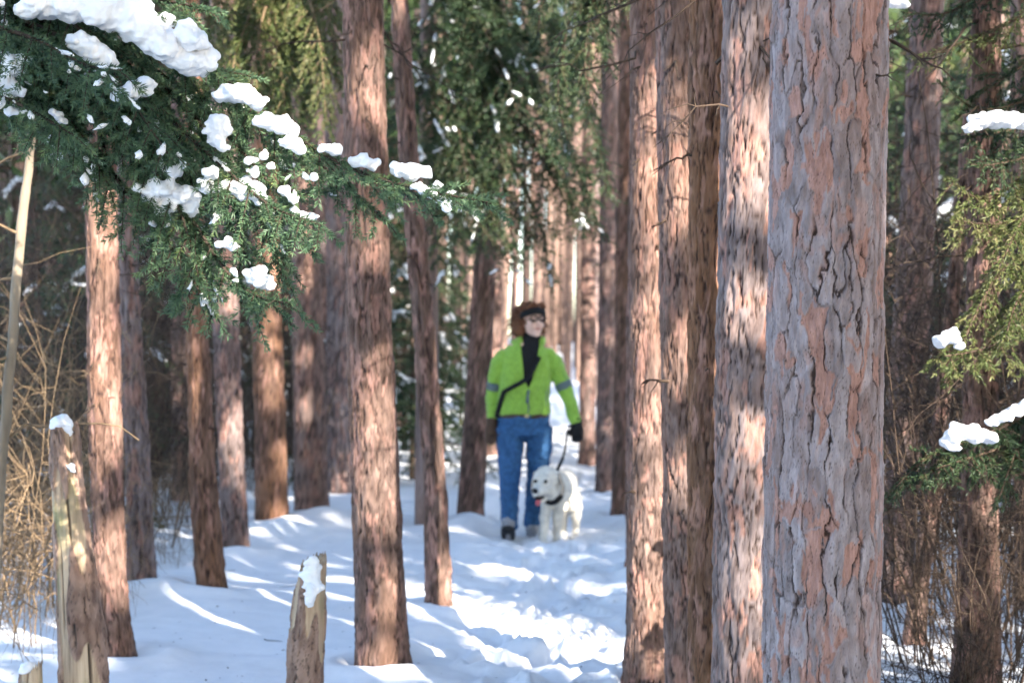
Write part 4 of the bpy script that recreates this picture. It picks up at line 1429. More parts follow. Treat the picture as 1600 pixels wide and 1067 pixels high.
for k, (px, z, key, sc) in enumerate([(1515, 6.35, 'twig_a', 0.6), (1555, 6.3, 'twig_b', 0.7), (1470, 7.4, 'twig_a', 0.95), (1560, 7.2, 'twig_a', 1.0), (1500, 8.6, 'dark_b', 0.9), (1610, 7.8, 'dark_b', 0.9), (1420, 10, 'twig_a', 1.1), (1450, 12, 'dark_b', 1.1), (1580, 10, 'twig_a', 1.2), (1530, 13, 'dark_b', 1.4), (1400, 14, 'dark_b', 1.3), (1640, 9, 'twig_a', 1.1)]):
    put_shrub(px, z, key, sc, k * 1.9, beside('tall tangle of bare twigs', px, z), 'bare shrubs right of the near row')
for k, (px, z, key, sc) in enumerate([(1500, 6.2, 'dark_a', 0.5), (1590, 6.0, 'dark_a', 0.55), (1430, 6.6, 'dark_a', 0.42), (1560, 6.6, 'dark_a', 0.6)]):
    put_shrub(px, z, key, sc, k * 1.1, beside('low brush of dark dead twigs', px, z), 'low dead brush on the snow')

# pale barkless sapling leaning at the edge
P = pxline([(-14, 1010), (-2, 760), (8, 640), (22, 480), (36, 340), (52, 215), (70, 40), (82, -120)], 6.4, 6.4)
P = resample(P, 30)
P[:, 1] += 0.02 * np.sin(np.linspace(0, 6, 30))
org = np.array([P[0, 0], P[0, 1], 0])
sap = link('dead_sapling', None, None, 'pale barkless sapling leaning beside the golden twig tangle', 'sapling', loc=org)
P = resample(P, 90)
P[:, 0] += 0.005 * perlin(np.linspace(0, 14, 90), np.zeros(90) + .3, 3)
Vb, Fb = tubes([(P - org, np.linspace(0.022, 0.013, 90) * (1 + 0.16 * perlin(np.linspace(0, 30, 90), np.zeros(90) + .7, 4)))], 14)
link('stem', make_mesh(Vb, Fb, M['sapling'], name='stem'), sap)
rng = np.random.default_rng(44)
polys = []
for k in range(10):
    b = rng.integers(18, 84)
    d = unit(np.array([rng.choice([-1, 1]) * 1.0, rng.normal(0, 0.5), rng.uniform(-0.6, 0.4)]))
    s2 = np.linspace(0, 1, 7)
    l2 = rng.uniform(0.15, 0.5)
    polys.append((P[b] - org + d[None] * (s2 * l2)[:, None] + np.array([0, 0, -0.4 * l2])[None] * (s2 ** 2)[:, None] + np.cumsum(rng.normal(0, 0.012, (7, 3)), 0), 0.006 * (1 - 0.7 * s2)))
Vb, Fb = tubes(polys, 4)
link('side_twigs', make_mesh(Vb, Fb, M['straw'], name='side_twigs'), sap, kind='stuff')


# ------------------------------------------------------------------ broken posts
def broken_stump(key, z, pts, seed, label, slant, jag, barkiness, snow, name='broken_stump'):
    P = np.array([[*at(px, py, z)[[0, 2]], w * z / FPX / 2] for px, py, w in pts])
    zz, xx, rr = P[:, 1], P[:, 0], P[:, 2]
    ztop = zz[-1]
    nth, nz = 110, 130
    th = np.linspace(-1.5 * np.pi, 0.5 * np.pi, nth, endpoint=False)
    top = ztop + slant[0] * np.cos(th) + slant[1] * np.sin(th) + jag * (np.abs(perlin(th * 2.6, th * 0 + seed, seed)) + 0.6 * perlin(th * 9, th * 0 + 3.3, seed + 1))
    q = np.linspace(0, 1, nz)
    Z = -0.2 + (top[None, :] + 0.2) * q[:, None]
    X = np.interp(Z, zz, xx, left=None) + np.where(Z < zz[0], (xx[1] - xx[0]) / (zz[1] - zz[0]) * (Z - zz[0]), 0)
    R = np.interp(Z, zz, rr)
    h, cr, fl, tone, _, _ = bark_relief(th[None, :] * rr.mean() + 0 * Z, Z, seed, 0.035, 0.10, 0.005)
    edge_n = perlin(th[None, :] * 1.2 + 0 * Z, Z * 3.5, seed + 7)
    bk = sstep(-0.06, 0.0, edge_n + barkiness - (Z / ztop) * barkiness * 1.6)
    gn = perlin(th[None, :] * rr.mean() / 0.008 + 0 * Z, Z / 0.16, seed + 3)
    gcr = sstep(0.42, 0.6, perlin(th[None, :] * rr.mean() / 0.02 + 0 * Z, Z / 0.5, seed + 5)) * (1 - bk)
    R = R * (1 + 0.06 * perlin(th[None, :] * 1.1 + 0 * Z, Z * 2.2, seed + 9)) + bk * (0.007 + h) + (1 - bk) * 0.0015 * gn - gcr * 0.008
    x = X + R * np.cos(th)
    y = z + R * np.sin(th)
    V = np.stack([x, y, Z], -1).reshape(-1, 3)
    i = np.arange(nz - 1)[:, None] * nth + np.arange(nth)[None, :]
    j = np.arange(nz - 1)[:, None] * nth + (np.arange(nth)[None, :] + 1) % nth
    F = np.stack([i, j, j + nth, i + nth], -1).reshape(-1, 4)
    # splintered top surface
    last = (nz - 1) * nth
    rings = [V[last:last + nth]]
    cxy = V[last:last + nth].mean(0)
    for fr, dz in ((0.82, -0.012), (0.5, -0.03), (0.06, -0.035)):
        r2 = cxy + (rings[0] - cxy) * np.array([fr, fr, 0.8 * fr])
        r2[:, 2] += dz + 0.02 * perlin(th * 3 + fr * 7, th * 0 + fr * 11, seed + 4)
        rings.append(r2)
    Vc = np.concatenate(rings[1:])
    off = len(V)
    Fc = []
    for m in range(3):
        a = last if m == 0 else off + (m - 1) * nth
        b = off + m * nth
        ii, jj = np.arange(nth), (np.arange(nth) + 1) % nth
        Fc.append(np.stack([a + ii, a + jj, b + jj, b + ii], -1))
    A = dict(crack=np.concatenate([np.clip(bk * cr + gcr * 0.9, 0, 1).ravel(), np.zeros(len(Vc))]), flake=np.concatenate([bk.ravel(), np.zeros(len(Vc))]),
             tone=np.concatenate([tone.ravel(), np.full(len(Vc), .5)]))
    org = np.array([xx[0], z, 0.0])
    st = link(name, None, None, label, 'stump', loc=org)
    link('trunk', make_mesh(np.concatenate([V, Vc]) - org, [F] + Fc, M['wood'], A, True, 'trunk'), st)
    rng = np.random.default_rng(seed)
    for bl, dzz in snow:
        snow_clump(st, bl, z + dzz, rng, org, 'snow_cap', 0.006, 0.006, 0.9)


broken_stump('S1', 6.1, [(134, 1120, 72), (128, 1000, 70), (118, 880, 56), (108, 790, 50), (102, 720, 44), (99, 662, 38)], 61, 'tall broken post of peeling mossy wood with a snow cap',
             (-0.012, 0.01), 0.03, 0.12, [([(90, 662, 11), (97, 657, 12), (105, 668, 9), (109, 676, 5)], -0.03), ([(112, 728, 5), (114, 736, 5)], -0.05)])
broken_stump('S2', 6.45, [(474, 1110, 53), (480, 1000, 51), (484, 940, 47), (490, 880, 40)], 67, 'short splintered stump with snow packed in its torn top',
             (0.014, 0.025), 0.022, 1.1, [([(488, 876, 10), (490, 888, 12), (486, 902, 12), (492, 914, 11)], -0.055), ([(488, 918, 11), (486, 930, 10), (484, 944, 7)], -0.068)])
broken_stump('S3', 6.0, [(48, 1150, 38), (49, 1090, 36), (50, 1046, 30)], 71, 'small dark stump tip poking from the snow beside the tall broken post',
             (0.01, 0.0), 0.03, 0.6, [([(38, 1046, 9), (44, 1040, 9), (52, 1038, 6)], -0.02)])

# ------------------------------------------------------------------ the walker
PXM = FPX / 12.64
PO = np.array([(815 - 800) / FPX * 12.64, 12.64, 0.0])
PO[2] = float(ground_h(PO[0], PO[1]))
GSH = PO[2] - (CAM_H - (838 - HORIZ) / PXM)


def L(px, py, y=0.0):
    """pixel on the walker -> local (x, y, z above the snow)"""
    return ((px - 815) / PXM, y, (838 - py) / PXM)


person = link('person', None, None, 'walker in a lime green fleece jacket, black headband and blue jeans on the path', 'person', loc=PO)
# skin body: one continuous figure under the clothes
hx, hz = L(832, 497)[0], L(832, 497)[2]
yaw = math.radians(24)
cy_, sy_ = math.cos(yaw), math.sin(yaw)


def hd(x, y, z):
    """head-local (facing -Y) -> person-local, turned to the side and tipped a little"""
    y2 = y * math.cos(-0.08) - z * math.sin(-0.08)
    z2 = y * math.sin(-0.08) + z * math.cos(-0.08)
    return np.array([hx + x * cy_ - y2 * sy_, -0.02 + x * sy_ + y2 * cy_, hz + z2])


def hball(x, y, z, r, sc=(1, 1, 1), n=14):
    V, F = ball((0, 0, 0), r, sc, n)
    return np.array([hd(*(v + np.array([x, y, z]))) for v in V]), F


def limb(pts, n=14):
    return loft(pts, n)


arm_l = [(*L(843, 548), .046, .056), (*L(856, 550), .050, .056), (*L(866, 560), .053, .055), (*L(873, 578, 0.0), .051, .052), (*L(885, 606, -.01), .044, .044), (*L(893, 632, -.05), .038, .038), (*L(900, 655, -.08), .030, .030)]
arm_r = [(*L(803, 548), .046, .056), (*L(790, 550), .050, .056), (*L(781, 560), .053, .055), (*L(776, 578, .01), .051, .052), (*L(772, 606, .04), .045, .045), (*L(770, 632, .02), .038, .038), (*L(769, 655, -.02), .030, .030)]
leg_r = [(*L(797, 660), .090, .098), (*L(797, 700, -.03), .082, .085), (*L(797, 740, -.09), .062, .066), (*L(796, 775, -.13), .056, .060), (*L(795, 812, -.17), .042, .044)]
leg_l = [(*L(842, 660), .090, .098), (*L(841, 700, .02), .080, .085), (*L(838, 740, .04), .060, .064), (*L(834, 778, .10), .054, .058), (*L(832, 812, .15), .042, .044)]


def shrink(secs, d):
    return [(x, y, z, rx - d, ry - d) for x, y, z, rx, ry in secs]


torso = [(*L(818, 668), .165, .105), (*L(818, 640), .172, .112), (*L(819, 612), .160, .105), (*L(821, 580), .168, .115), (*L(823, 552), .172, .108), (*L(825, 536), .135, .085), (*L(828, 527), .06, .06)]
head = [hball(0, 0.008, 0.035, 0.092, (0.86, 1.05, 1.0)), hball(0, -0.012, -0.025, 0.074, (0.86, 1.0, 1.18)), hball(0, -0.062, -0.092, 0.026, (1.1, 0.9, 0.8)),
        hball(0, -0.096, -0.012, 0.016, (0.75, 1.0, 1.5)), hball(0, -0.104, -0.022, 0.012, (1.1, 1, 0.9)), hball(0.074, 0.015, -0.01, 0.022, (0.5, 0.9, 1.3)), hball(-0.074, 0.015, -0.01, 0.022, (0.5, 0.9, 1.3)),
        hball(0.035, -0.065, -0.03, 0.025), hball(-0.035, -0.065, -0.03, 0.025)]
neck = loft([(*L(828, 536), .055, .055), (*L(829, 525), .052, .052), (hx, 0.0, hz - 0.05, .052, .055)], 14)


def hand(px, py, y, ang, curl, flip):
    """palm, four fingers of unequal length and a thumb, closed into a loose fist"""
    c = np.array(L(px, py, y))
    out = [loft([(c[0], c[1], c[2] + .045, .026, .020), (c[0], c[1] - .004, c[2] + .01, .040, .017), (c[0], c[1] - .01, c[2] - .035, .042, .016)], 12)]
    for k, ln in enumerate((0.062, 0.070, 0.066, 0.052)):
        x = c[0] + (k - 1.5) * 0.020
        p0 = np.array([x, c[1] - .01, c[2] - .035])
        p1 = p0 + ln * 0.45 * np.array([0, -math.sin(curl * .4), -math.cos(curl * .4)])
        p2 = p1 + ln * 0.35 * np.array([0, -math.sin(curl), -math.cos(curl)])
        p3 = p2 + ln * 0.30 * np.array([0, -math.sin(curl * 1.6), -math.cos(curl * 1.6)])
        out.append(loft([(*p, r, r) for p, r in ((p0, .0105), (p1, .010), (p2, .009), (p3, .0075))], 8))
    t0 = np.array([c[0] + flip * .03, c[1] - .005, c[2] + .01])
    t1 = t0 + np.array([flip * .025, -.015, -.025])
    t2 = t1 + np.array([-flip * .004, -.022, -.025])
    out.append(loft([(*t0, .013, .013), (*t1, .0115, .0115), (*t2, .009, .009)], 8))
    return out


hand_l = hand(901, 664, -.09, 0, 0.9, -1)
hand_r = hand(768, 664, -.03, 0, 0.6, 1)
body = fuse([loft(torso), limb(shrink(arm_l, .012)), limb(shrink(arm_r, .012)), limb(shrink(leg_l, .014)), limb(shrink(leg_r, .014)), neck] + head, 0.0085, 3, M['skin'])
link('body', body, person)
# jeans with a slight flare over the boots
pel = [(*L(818, 672), .178, .118), (*L(818, 650), .190, .128), (*L(818, 634), .182, .122)]
jr = [(*L(795, 662), .096, .112), (*L(797, 694, -.02), .096, .100), (*L(797, 740, -.09), .072, .074), (*L(796, 775, -.13), .064, .068), (*L(796, 800, -.16), .060, .066), (*L(796, 815, -.17), .062, .070)]
jl = [(*L(842, 662), .096, .112), (*L(843, 694, .01), .094, .100), (*L(839, 740, .04), .070, .074), (*L(835, 778, .10), .062, .066), (*L(832, 805, .14), .060, .066), (*L(831, 818, .15), .060, .068)]
jeans = link('jeans', fuse([loft(pel), limb(jr, 18), limb(jl, 18)], 0.009, 3, M['denim'], disp=0.009, disp_scale=0.06), person)
link('belt', fuse([loft([(*L(818, 646), .188, .127), (*L(818, 640), .186, .126)], 28)], 0.005, 1, M['leather']), jeans)
link('belt_buckle', fuse([ball(L(823, 643, -.128), .016, (1.2, .4, .9))], 0.004, 1, M['metal']), jeans)
# sweater in the open front
sweater = link('sweater', fuse([loft([(*L(821, 620), .160, .117), (*L(823, 570), .172, .120), (*L(825, 545), .150, .105), (*L(828, 530), .082, .078), (*L(830, 522), .066, .068), (hx - .006, -.012, L(0, 514)[2], .060, .064)], 24)], 0.007, 3, M['black'], disp=0.002), person)
# jacket: torso shell, sleeves; the front cut open in a V
jt = [(*L(818, 641), .188, .130), (*L(818, 634), .194, .136), (*L(819, 612), .182, .130), (*L(821, 580), .186, .135), (*L(823, 558), .190, .130), (*L(824, 545), .172, .116), (*L(825, 536), .135, .100), (*L(827, 528), .098, .088), (*L(828, 523), .084, .082)]
sl = [(x, y, z, rx + .010, ry + .010) for x, y, z, rx, ry in arm_l]
sr = [(x, y, z, rx + .010, ry + .010) for x, y, z, rx, ry in arm_r]
col_parts = []
for sgn, a0, a1 in ((1, -0.72, 1.5), (-1, 3.86, 1.64)):
    aa = np.linspace(a0, a1, 9)
    secs = []
    for q, a in enumerate(aa):
        rx = .092
        secs.append((hx - .008 + rx * math.cos(a), -.005 + rx * math.sin(a) * 0.95, L(0, 526)[2] + .012 * math.sin(a), .012, .030))
    col_parts.append(loft(secs, 12))
vx = [((px - 815) / PXM, (838 - py) / PXM) for px, py in ((811, 505), (848, 505), (843, 535), (837, 560), (832, 585), (825.5, 603), (819, 585), (816, 560), (813, 535))]
ctr = np.mean(vx, 0)
yb = {505: .0, 535: -.045, 560: -.088, 585: -.095, 603: -.10}
Vw = [(x, -.40, z) for x, z in vx] + [(x, yb[int(round(838 - z * PXM))], z) for x, z in vx]
nn = len(vx)
Fw = [tuple(range(nn)), tuple(range(2 * nn - 1, nn - 1, -1))] + [(q, (q + 1) % nn, nn + (q + 1) % nn, nn + q) for q in range(nn)]
jacket = link('jacket', fuse([loft(jt, 28), limb(sl, 16), limb(sr, 16)], 0.0075, 4, M['fleece'], cutters=[(np.array(Vw), Fw)], disp=0.009, disp_scale=0.085), person)
link('collar', fuse(col_parts, 0.006, 2, M['fleece']), jacket)
for nm, sec in (('reflective_band', sl), ('reflective_band', sr)):
    S = np.array(sec)
    rows = []
    for py in (592, 597, 602):
        z = (838 - py) / PXM
        o = np.argsort(S[:, 2])
        rows.append((np.interp(z, S[o, 2], S[o, 0]), np.interp(z, S[o, 2], S[o, 1]), z, np.interp(z, S[o, 2], S[o, 3]) + .005, np.interp(z, S[o, 2], S[o, 4]) + .005))
    link(nm, fuse([loft(rows, 20)], 0.005, 1, M['band']), jacket)
zip_p = [np.array(L(825.5, py, -.136 - (.004 if py > 620 else 0.0))) for py in (602, 614, 626, 638)]
Vb, Fb = tubes([(np.array(zip_p), .005)], 6)
link('zipper', make_mesh(Vb, Fb, M['band'], name='zipper'), jacket)
pl_ = [np.array(L(826, 603, -.146)), np.array(L(824, 614, -.150)), np.array(L(823, 623, -.150))]
Vb, Fb = tubes([(np.array(pl_), .009)], 6)
link('zip_pull', make_mesh(Vb, Fb, M['band'], name='zip_pull'), jacket)
pk = [np.array(L(854, 604, -.105)), np.array(L(852.5, 616, -.112)), np.array(L(853, 627, -.115))]
Vb, Fb = tubes([(np.array(pk), .0035)], 5)
link('pocket_seam', make_mesh(Vb, Fb, M['band'], name='pocket_seam'), jacket)


def ribbon(pts, w, t, mat, name, parent):
    P = resample(np.array(pts), 24)
    T = unit(np.gradient(P, axis=0))
    nrm = np.tile(np.array([0, -1.0, 0]), (24, 1))
    S = unit(np.cross(T, nrm))
    V = np.concatenate([P - S * w / 2 - nrm * t, P + S * w / 2 - nrm * t, P + S * w / 2 + nrm * t, P - S * w / 2 + nrm * t])
    i = np.arange(23)
    F = np.concatenate([np.stack([a * 24 + i, b * 24 + i, b * 24 + i + 1, a * 24 + i + 1], -1) for a, b in ((0, 1), (1, 2), (2, 3), (3, 0))])
    return link(name, make_mesh(V, F, mat, None, False, name), parent)


ribbon([L(843, 551, -.134), L(836, 565, -.142), L(828, 580, -.146), L(815, 590, -.150), L(800, 598, -.146), L(786, 606, -.110)], .030, .004, M['black'], 'shoulder_strap', person)
ribbon([L(788, 604, -.116), L(783, 618, -.090), L(779, 632, -.075), L(776, 646, -.06)], .034, .006, M['black'], 'hip_strap', person)
# boots
for (ax, ay, az), pitch, nm in ((L(794, 818, -.19), 0.42, 'boot'), (L(832, 822, .13), -0.12, 'boot')):
    def bt(x, y, z):
        y2 = y * math.cos(pitch) - z * math.sin(pitch)
        z2 = -y * math.sin(pitch) + z * math.cos(pitch) if False else (-y) * math.sin(pitch) + z * math.cos(pitch)
        return (ax + x, ay + y2, max(az, 0.06) + z2)
    up_ = [loft([(*bt(0, .02, .09), .050, .056), (*bt(0, .02, .03), .050, .060), (*bt(0, 0, -.02), .050, .075)], 16),
           loft([(*bt(0, .075, -.035), .036, .036), (*bt(0, .0, -.025), .046, .046), (*bt(0, -.09, -.035), .048, .036), (*bt(0, -.16, -.045), .040, .026)], 16)]
    b = link('boot', fuse(up_, 0.006, 2, M['boot']), person)
    so = [loft([(*bt(0, .10, -.066), .036, .013), (*bt(0, 0, -.066), .046, .013), (*bt(0, -.10, -.066), .053, .014), (*bt(0, -.185, -.058), .040, .016)], 16)]
    link('sole', fuse(so, 0.005, 1, M['rubber']), b)
    tc = [loft([(*bt(0, -.120, -.048), .053, .026), (*bt(0, -.17, -.048), .048, .024), (*bt(0, -.195, -.05), .034, .018)], 14)]
    link('toe_cap', fuse(tc, 0.005, 1, M['rubber']), b)
gl = [(v + 0, f) for v, f in hand(901, 664, -.09, 0, 0.9, -1)]


def fatten(parts, k):
    out = []
    for v, f in parts:
        c = v.mean(0)
        out.append((c + (v - c) * k, f))
    return out


link('glove', fuse(fatten(gl, 1.12) + [loft([(*L(900, 648, -.075), .040, .038), (*L(900.5, 660, -.085), .042, .034)], 12)], 0.0045, 1, M['black']), person)
link('glove', fuse(fatten(hand_r, 1.12) + [loft([(*L(769, 648, -.015), .040, .038), (*L(768.5, 660, -.025), .042, .034)], 12)], 0.0045, 1, M['leather']), person)
# hair, headband, glasses, features
rng = np.random.default_rng(77)
hp = [hball(0, 0.035, 0.045, 0.105, (0.95, 1.0, 0.95)), hball(0, 0.06, -0.02, 0.095, (1.0, 0.8, 1.05)), hball(0.078, 0.035, -0.02, 0.045, (0.8, 1, 1.4)), hball(-0.092, 0.04, -0.025, 0.055, (0.9, 1, 1.4)), hball(-0.06, 0.08, -0.03, 0.065), hball(-0.02, 0.05, 0.07, 0.075), hball(0.04, -0.045, 0.105, 0.04, (1.3, 1, .7)), hball(-0.04, -0.04, 0.105, 0.04, (1.3, 1, .7))]
hair = link('hair', fuse(hp, 0.007, 2, M['hair'], disp=0.018, disp_scale=0.028), person)
polys = []
for k in range(700):
    a = rng.uniform(0, 2 * np.pi)
    el = rng.uniform(-0.5, 1.4)
    d = np.array([math.cos(a) * math.cos(el), math.sin(a) * math.cos(el), math.sin(el)])
    if d[1] < -0.35 and d[2] < 0.75:
        continue
    p = d * np.array([.098, .105, .10]) + np.array([0, .035, .03])
    wind = np.array([-0.5, 0.55, 0.05])
    s2 = np.linspace(0, 1, 7)
    ln = rng.uniform(0.04, 0.10)
    Q = p[None] + (d * 0.35 + wind * 0.6 + rng.normal(0, 0.3, 3))[None] * (s2 * ln)[:, None] + np.array([0, 0, -0.9 * ln])[None] * (s2 ** 1.6)[:, None] + np.stack([np.sin(s2 * 7 + k), np.cos(s2 * 6 + k), 0 * s2], -1) * 0.007
    polys.append((np.array([hd(*q) for q in Q]), 0.0042 * (1 - 0.7 * s2)))
Vb, Fb = tubes(polys, 3)
link('loose_curls', make_mesh(Vb, Fb, M['hair'], name='loose_curls'), hair, kind='stuff')
ringp = []
for a in np.linspace(0, 2 * np.pi, 33)[:-1]:
    x, y = math.cos(a), math.sin(a)
    z = 0.070 - 0.045 * (y + 1) / 2 * 1.6
    ringp.append(hd(x * .091, y * .112 + .012, z))
ringp = np.array(ringp + [ringp[0]])
ctr = ringp[:-1].mean(0)
outw = unit(np.stack([ringp[:, 0] - ctr[0], ringp[:, 1] - ctr[1], 0 * ringp[:, 0]], -1))
hw = 0.024
Vh = np.concatenate([ringp - [0, 0, hw], ringp - [0, 0, hw] + outw * .010, ringp + [0, 0, hw] + outw * .004, ringp + [0, 0, hw] - outw * .008])
i = np.arange(32)
n33 = 33
Fh = np.concatenate([np.stack([a * n33 + i, b * n33 + i, b * n33 + i + 1, a * n33 + i + 1], -1) for a, b in ((0, 1), (1, 2), (2, 3), (3, 0))])
link('headband', make_mesh(Vh, Fh, M['black'], name='headband'), person)
gls = []
for sx in (-1, 1):
    th = np.linspace(0, 2 * np.pi, 21)
    gls.append((np.array([hd(sx * .034 + .027 * math.cos(a), -.100 + .006 * abs(math.cos(a)), .014 + .020 * math.sin(a)) for a in th]), 0.0050))
    gls.append((np.array([hd(sx * .059, -.092, .010), hd(sx * .076, -.04, .010), hd(sx * .079, .02, .004)]), 0.003))
gls.append((np.array([hd(-.010, -.104, .010), hd(0, -.108, .013), hd(.010, -.104, .010)]), 0.003))
Vb, Fb = tubes(gls, 5)
link('glasses', make_mesh(Vb, Fb, M['rubber'], name='glasses'), person)
for sx in (-1, 1):
    link('eye', fuse([hball(sx * .034, -.082, .006, .011, (1.2, .5, .7))], 0.003, 1, M['nose']), person)
link('mouth', fuse([hball(0, -.086, -.056, .018, (1.2, .45, .38))], 0.003, 1, M['lip']), person)

# ------------------------------------------------------------------ the dog
DOGZ = 12.62
DOGO = np.array([(872 - 800) / FPX * DOGZ, DOGZ + 0.02, 0.0])
DOGO[2] = float(ground_h(DOGO[0], DOGO[1]))
dog = link('dog', None, None, 'shaggy cream white dog with open mouth and pink tongue walking on a leash', 'dog', loc=DOGO)


def D(px, py, y=0.0):
    return ((px - 872) / PXM, y, (834 - py) / PXM)


trunk = [(*D(865, 747, -.17), .066, .085), (*D(867, 746, -.10), .090, .110), (*D(873, 742, .05), .100, .112), (*D(880, 738, .25), .088, .088), (*D(886, 737, .42), .090, .095), (*D(889, 740, .54), .075, .09), (*D(890, 744, .60), .05, .06)]
necks = [(*D(867, 747, -.08), .088, .11), (*D(861, 738, -.18), .080, .105), (*D(856, 730, -.26), .070, .085)]
f1 = [(*D(855, 758, -.13), .044, .056), (*D(851, 784, -.15), .036, .040), (*D(849, 804, -.17), .029, .031), (*D(848, 820, -.18), .028, .030), (*D(848, 830, -.20), .038, .048)]
f2 = [(*D(873, 758, -.10), .044, .056), (*D(871, 784, -.09), .036, .040), (*D(870, 804, -.07), .029, .031), (*D(869, 820, -.07), .028, .030), (*D(869, 830, -.09), .038, .048)]
h1 = [(*D(882, 758, .42), .058, .095), (*D(883, 778, .36), .048, .070), (*D(884, 798, .46), .029, .034), (*D(884, 814, .50), .024, .026), (*D(884, 825, .48), .025, .028), (*D(883, 831, .44), .036, .044)]
h2 = [(*D(898, 756, .42), .058, .095), (*D(901, 778, .32), .050, .072), (*D(903, 797, .38), .031, .038), (*D(903, 812, .44), .025, .027), (*D(902, 824, .42), .026, .029), (*D(901, 831, .36), .038, .046)]
tail = [(*D(888, 740, .60), .035, .035), (*D(892, 752, .70), .045, .045), (*D(893, 770, .74), .042, .042), (*D(892, 788, .73), .02, .02)]
dyaw = math.radians(-24)
dc, ds_ = math.cos(dyaw), math.sin(dyaw)
HX, HY, HZ = D(852, 729, -.33)


def dh(x, y, z):
    a = 0.12
    x, y, z = x * 1.06, y * 1.08, z * 1.10
    y2 = y * math.cos(a) - z * math.sin(a)
    z2 = y * math.sin(a) + z * math.cos(a)
    return np.array([HX + x * dc - y2 * ds_, HY + x * ds_ + y2 * dc, HZ + z2])


def dball(x, y, z, r, sc=(1, 1, 1), n=14):
    V, F = ball((0, 0, 0), r, sc, n)
    return np.array([dh(*(v + np.array([x, y, z]))) for v in V]), F


dhead = [dball(0, 0.02, 0.03, 0.092, (0.98, 1.05, 0.88)), dball(0, -0.03, -0.01, 0.075, (1.0, 1.1, 0.85)), dball(0, -0.105, -0.022, 0.048, (0.92, 1.25, 0.72)), dball(0, -0.145, -0.020, 0.036, (0.95, 1.0, 0.75)),
         dball(0, -0.075, -0.085, 0.034, (0.85, 1.6, 0.42)), dball(0.045, -0.02, -0.05, 0.04), dball(-0.045, -0.02, -0.05, 0.04), dball(0.03, -0.06, 0.045, 0.026), dball(-0.03, -0.06, 0.045, 0.026)]
dbody = fuse([loft(trunk, 20), loft(necks, 18), loft(f1, 14), loft(f2, 14), loft(h1, 14), loft(h2, 14), loft(tail, 12)] + dhead, 0.009, 2, M['fur'], disp=0.007, disp_scale=0.03)
link('body', dbody, dog)
# coat: short tufts over the whole body
n = len(dbody.vertices)
co = np.empty(n * 3, np.float32)
dbody.vertices.foreach_get('co', co)
no = np.empty(n * 3, np.float32)
dbody.vertices.foreach_get('normal', no)
co, no = co.reshape(-1, 3), no.reshape(-1, 3)
rng = np.random.default_rng(78)
pick = rng.integers(0, n, 9000)
hdist = np.linalg.norm(co[pick] - np.array([HX, HY - .06, HZ]), axis=1)
ln = np.where(hdist < 0.15, 0.010, np.where(co[pick][:, 2] < 0.12, 0.008, 0.015)) * rng.uniform(0.6, 1.3, 9000)
d = unit(no[pick] * 0.55 + np.array([0.05, 0.35, -0.75]) + rng.normal(0, 0.25, (9000, 3)))
s = unit(np.cross(d, no[pick] + rng.normal(0, .3, d.shape)))
p = co[pick] - no[pick] * 0.003
V = np.stack([p - s * .003, p + s * .003, p + d * ln[:, None]], 1).reshape(-1, 3)
link('coat', make_mesh(V, np.arange(len(V)).reshape(-1, 3), M['fur'], None, False, 'coat'), dog, kind='stuff')
link('nose', fuse([dball(0, -.182, -.008, .021, (1.05, .7, .85))], 0.004, 1, M['nose']), dog)
for sx in (-1, 1):
    link('eye', fuse([dball(sx * .036, -.088, .034, .0135, (1, .6, .9))], 0.003, 1, M['nose']), dog)
    ear = []
    for f in np.linspace(0, 1, 6):
        ear.append((*dh(sx * (.082 + .022 * math.sin(f * 2.2)), .03 - .01 * f, .065 - .135 * f), .014 - .003 * f, .040 * math.sin(0.5 + 2.2 * f) + .006))
    link('ear', fuse([loft(ear, 14)], 0.005, 2, M['earfur'], disp=0.004, disp_scale=0.03), dog)
mouth = link('mouth', fuse([dball(0, -.115, -.062, .032, (1.0, 1.45, .45))], 0.004, 1, M['nose']), dog)
tg = [(*dh(0, -.09, -.066), .018, .008), (*dh(.002, -.13, -.070), .019, .009), (*dh(.004, -.155, -.088), .018, .009), (*dh(.005, -.160, -.105), .012, .008)]
link('tongue', fuse([loft(tg, 12)], 0.004, 1, M['tongue']), mouth)
cl = [(*D(862, 741, -.185), .092, .112), (*D(861, 739, -.205), .090, .108)]
link('collar', fuse([loft(cl, 24)], 0.006, 1, M['black']), dog)

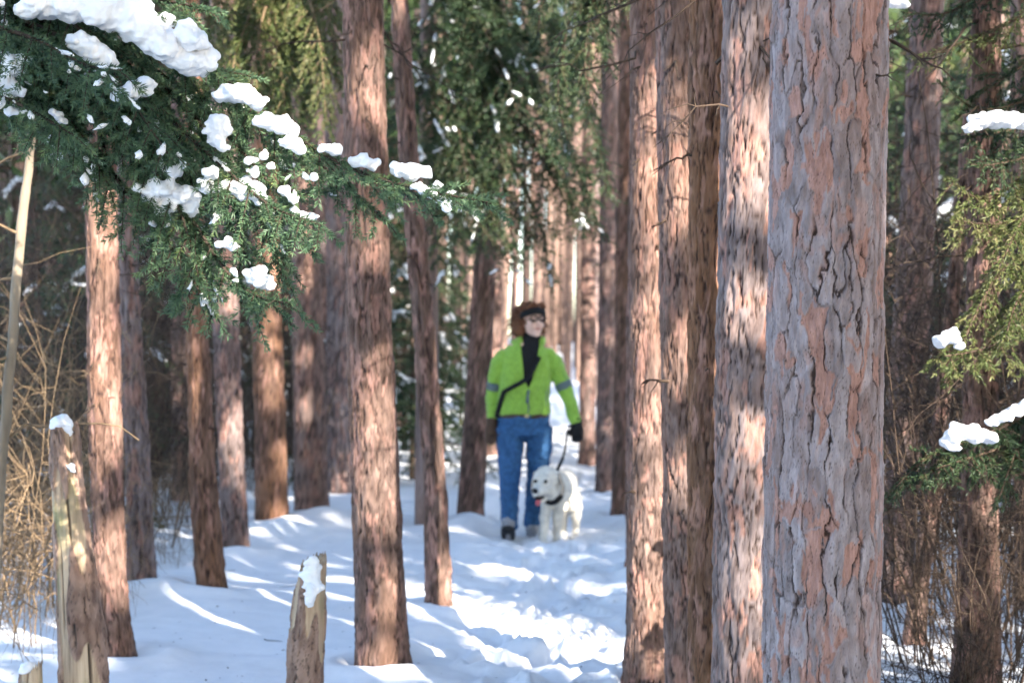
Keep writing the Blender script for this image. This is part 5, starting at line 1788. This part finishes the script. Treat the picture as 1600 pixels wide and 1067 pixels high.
# leash, held in the glove and clipped to the collar
a = np.array(L(901, 664, -.10)) + PO
b = np.array(D(866, 717, -.17)) + DOGO
m1 = a + np.array([-.06, 0, .02])
m2 = a + (b - a) * 0.45 + np.array([-.015, 0, .0])
Pl = resample(np.array([a, m1, m2, a + (b - a) * 0.7, b]), 24)
Vb, Fb = tubes([(Pl, 0.0085)], 6)
leash = link('dog_leash', make_mesh(Vb - a, Fb, M['black'], name='leash'), None, 'thin black leash running from the gloved hand to the white dog', 'leash', loc=a)
Vb, Fb = tubes([(Pl[15:23] - a, 0.012)], 6)
link('leash_handle', make_mesh(Vb, Fb, M['black'], name='leash_handle'), leash)

# fallen twigs and crumbs of snow by the path
rng = np.random.default_rng(99)
for k in range(7):
    px, py = rng.uniform(200, 960), rng.uniform(880, 1060)
    z = FPX * CAM_H / (py - HORIZ)
    x = (px - 800) / FPX * z
    ln = rng.uniform(0.06, 0.22)
    a = rng.uniform(0, 6.28)
    s2 = np.linspace(-0.5, 0.5, 6)
    xs, ys = x + np.cos(a) * s2 * ln + np.cumsum(rng.normal(0, .010, 6)), z + np.sin(a) * s2 * ln
    P = np.stack([xs, ys, ground_h(xs, ys) + 0.003], -1)
    Vb, Fb = tubes([(P, np.linspace(0.0024, 0.001, 6))], 4)
    link('fallen_twig', make_mesh(Vb - P[0], Fb, M['darktwig'], name='fallen_twig'), None, 'small dark fallen twig lying on the open snow', 'twig', 'twigs fallen on the snow', loc=P[0])

# bark crumbs and needles littering the snow
rng = np.random.default_rng(101)
n = 420
yy = rng.uniform(6.9, 13.5, n)
xx = rng.uniform(-0.30, 0.09, n) * yy
keepl = np.abs(xx) < 3
xx, yy = xx[keepl], yy[keepl]
p = np.stack([xx, yy, ground_h(xx, yy) + 0.004], -1)
n = len(p)
a = rng.uniform(0, 6.28, n)
d = np.stack([np.cos(a), np.sin(a), rng.normal(0, 0.15, n)], -1)
sd = np.stack([-np.sin(a), np.cos(a), rng.normal(0, 0.15, n)], -1)
ln, wd = rng.uniform(0.006, 0.022, n)[:, None], rng.uniform(0.002, 0.007, n)[:, None]
V = np.stack([p, p + d * ln * 0.5 + sd * wd, p + d * ln, p + d * ln * 0.5 - sd * wd], 1).reshape(-1, 3)
link('bark_litter', make_mesh(V, np.arange(len(V)).reshape(-1, 4), M['darktwig'], None, False, 'litter'), None, 'scattered brown bark crumbs and needles lying on the snow', 'litter', kind='stuff')
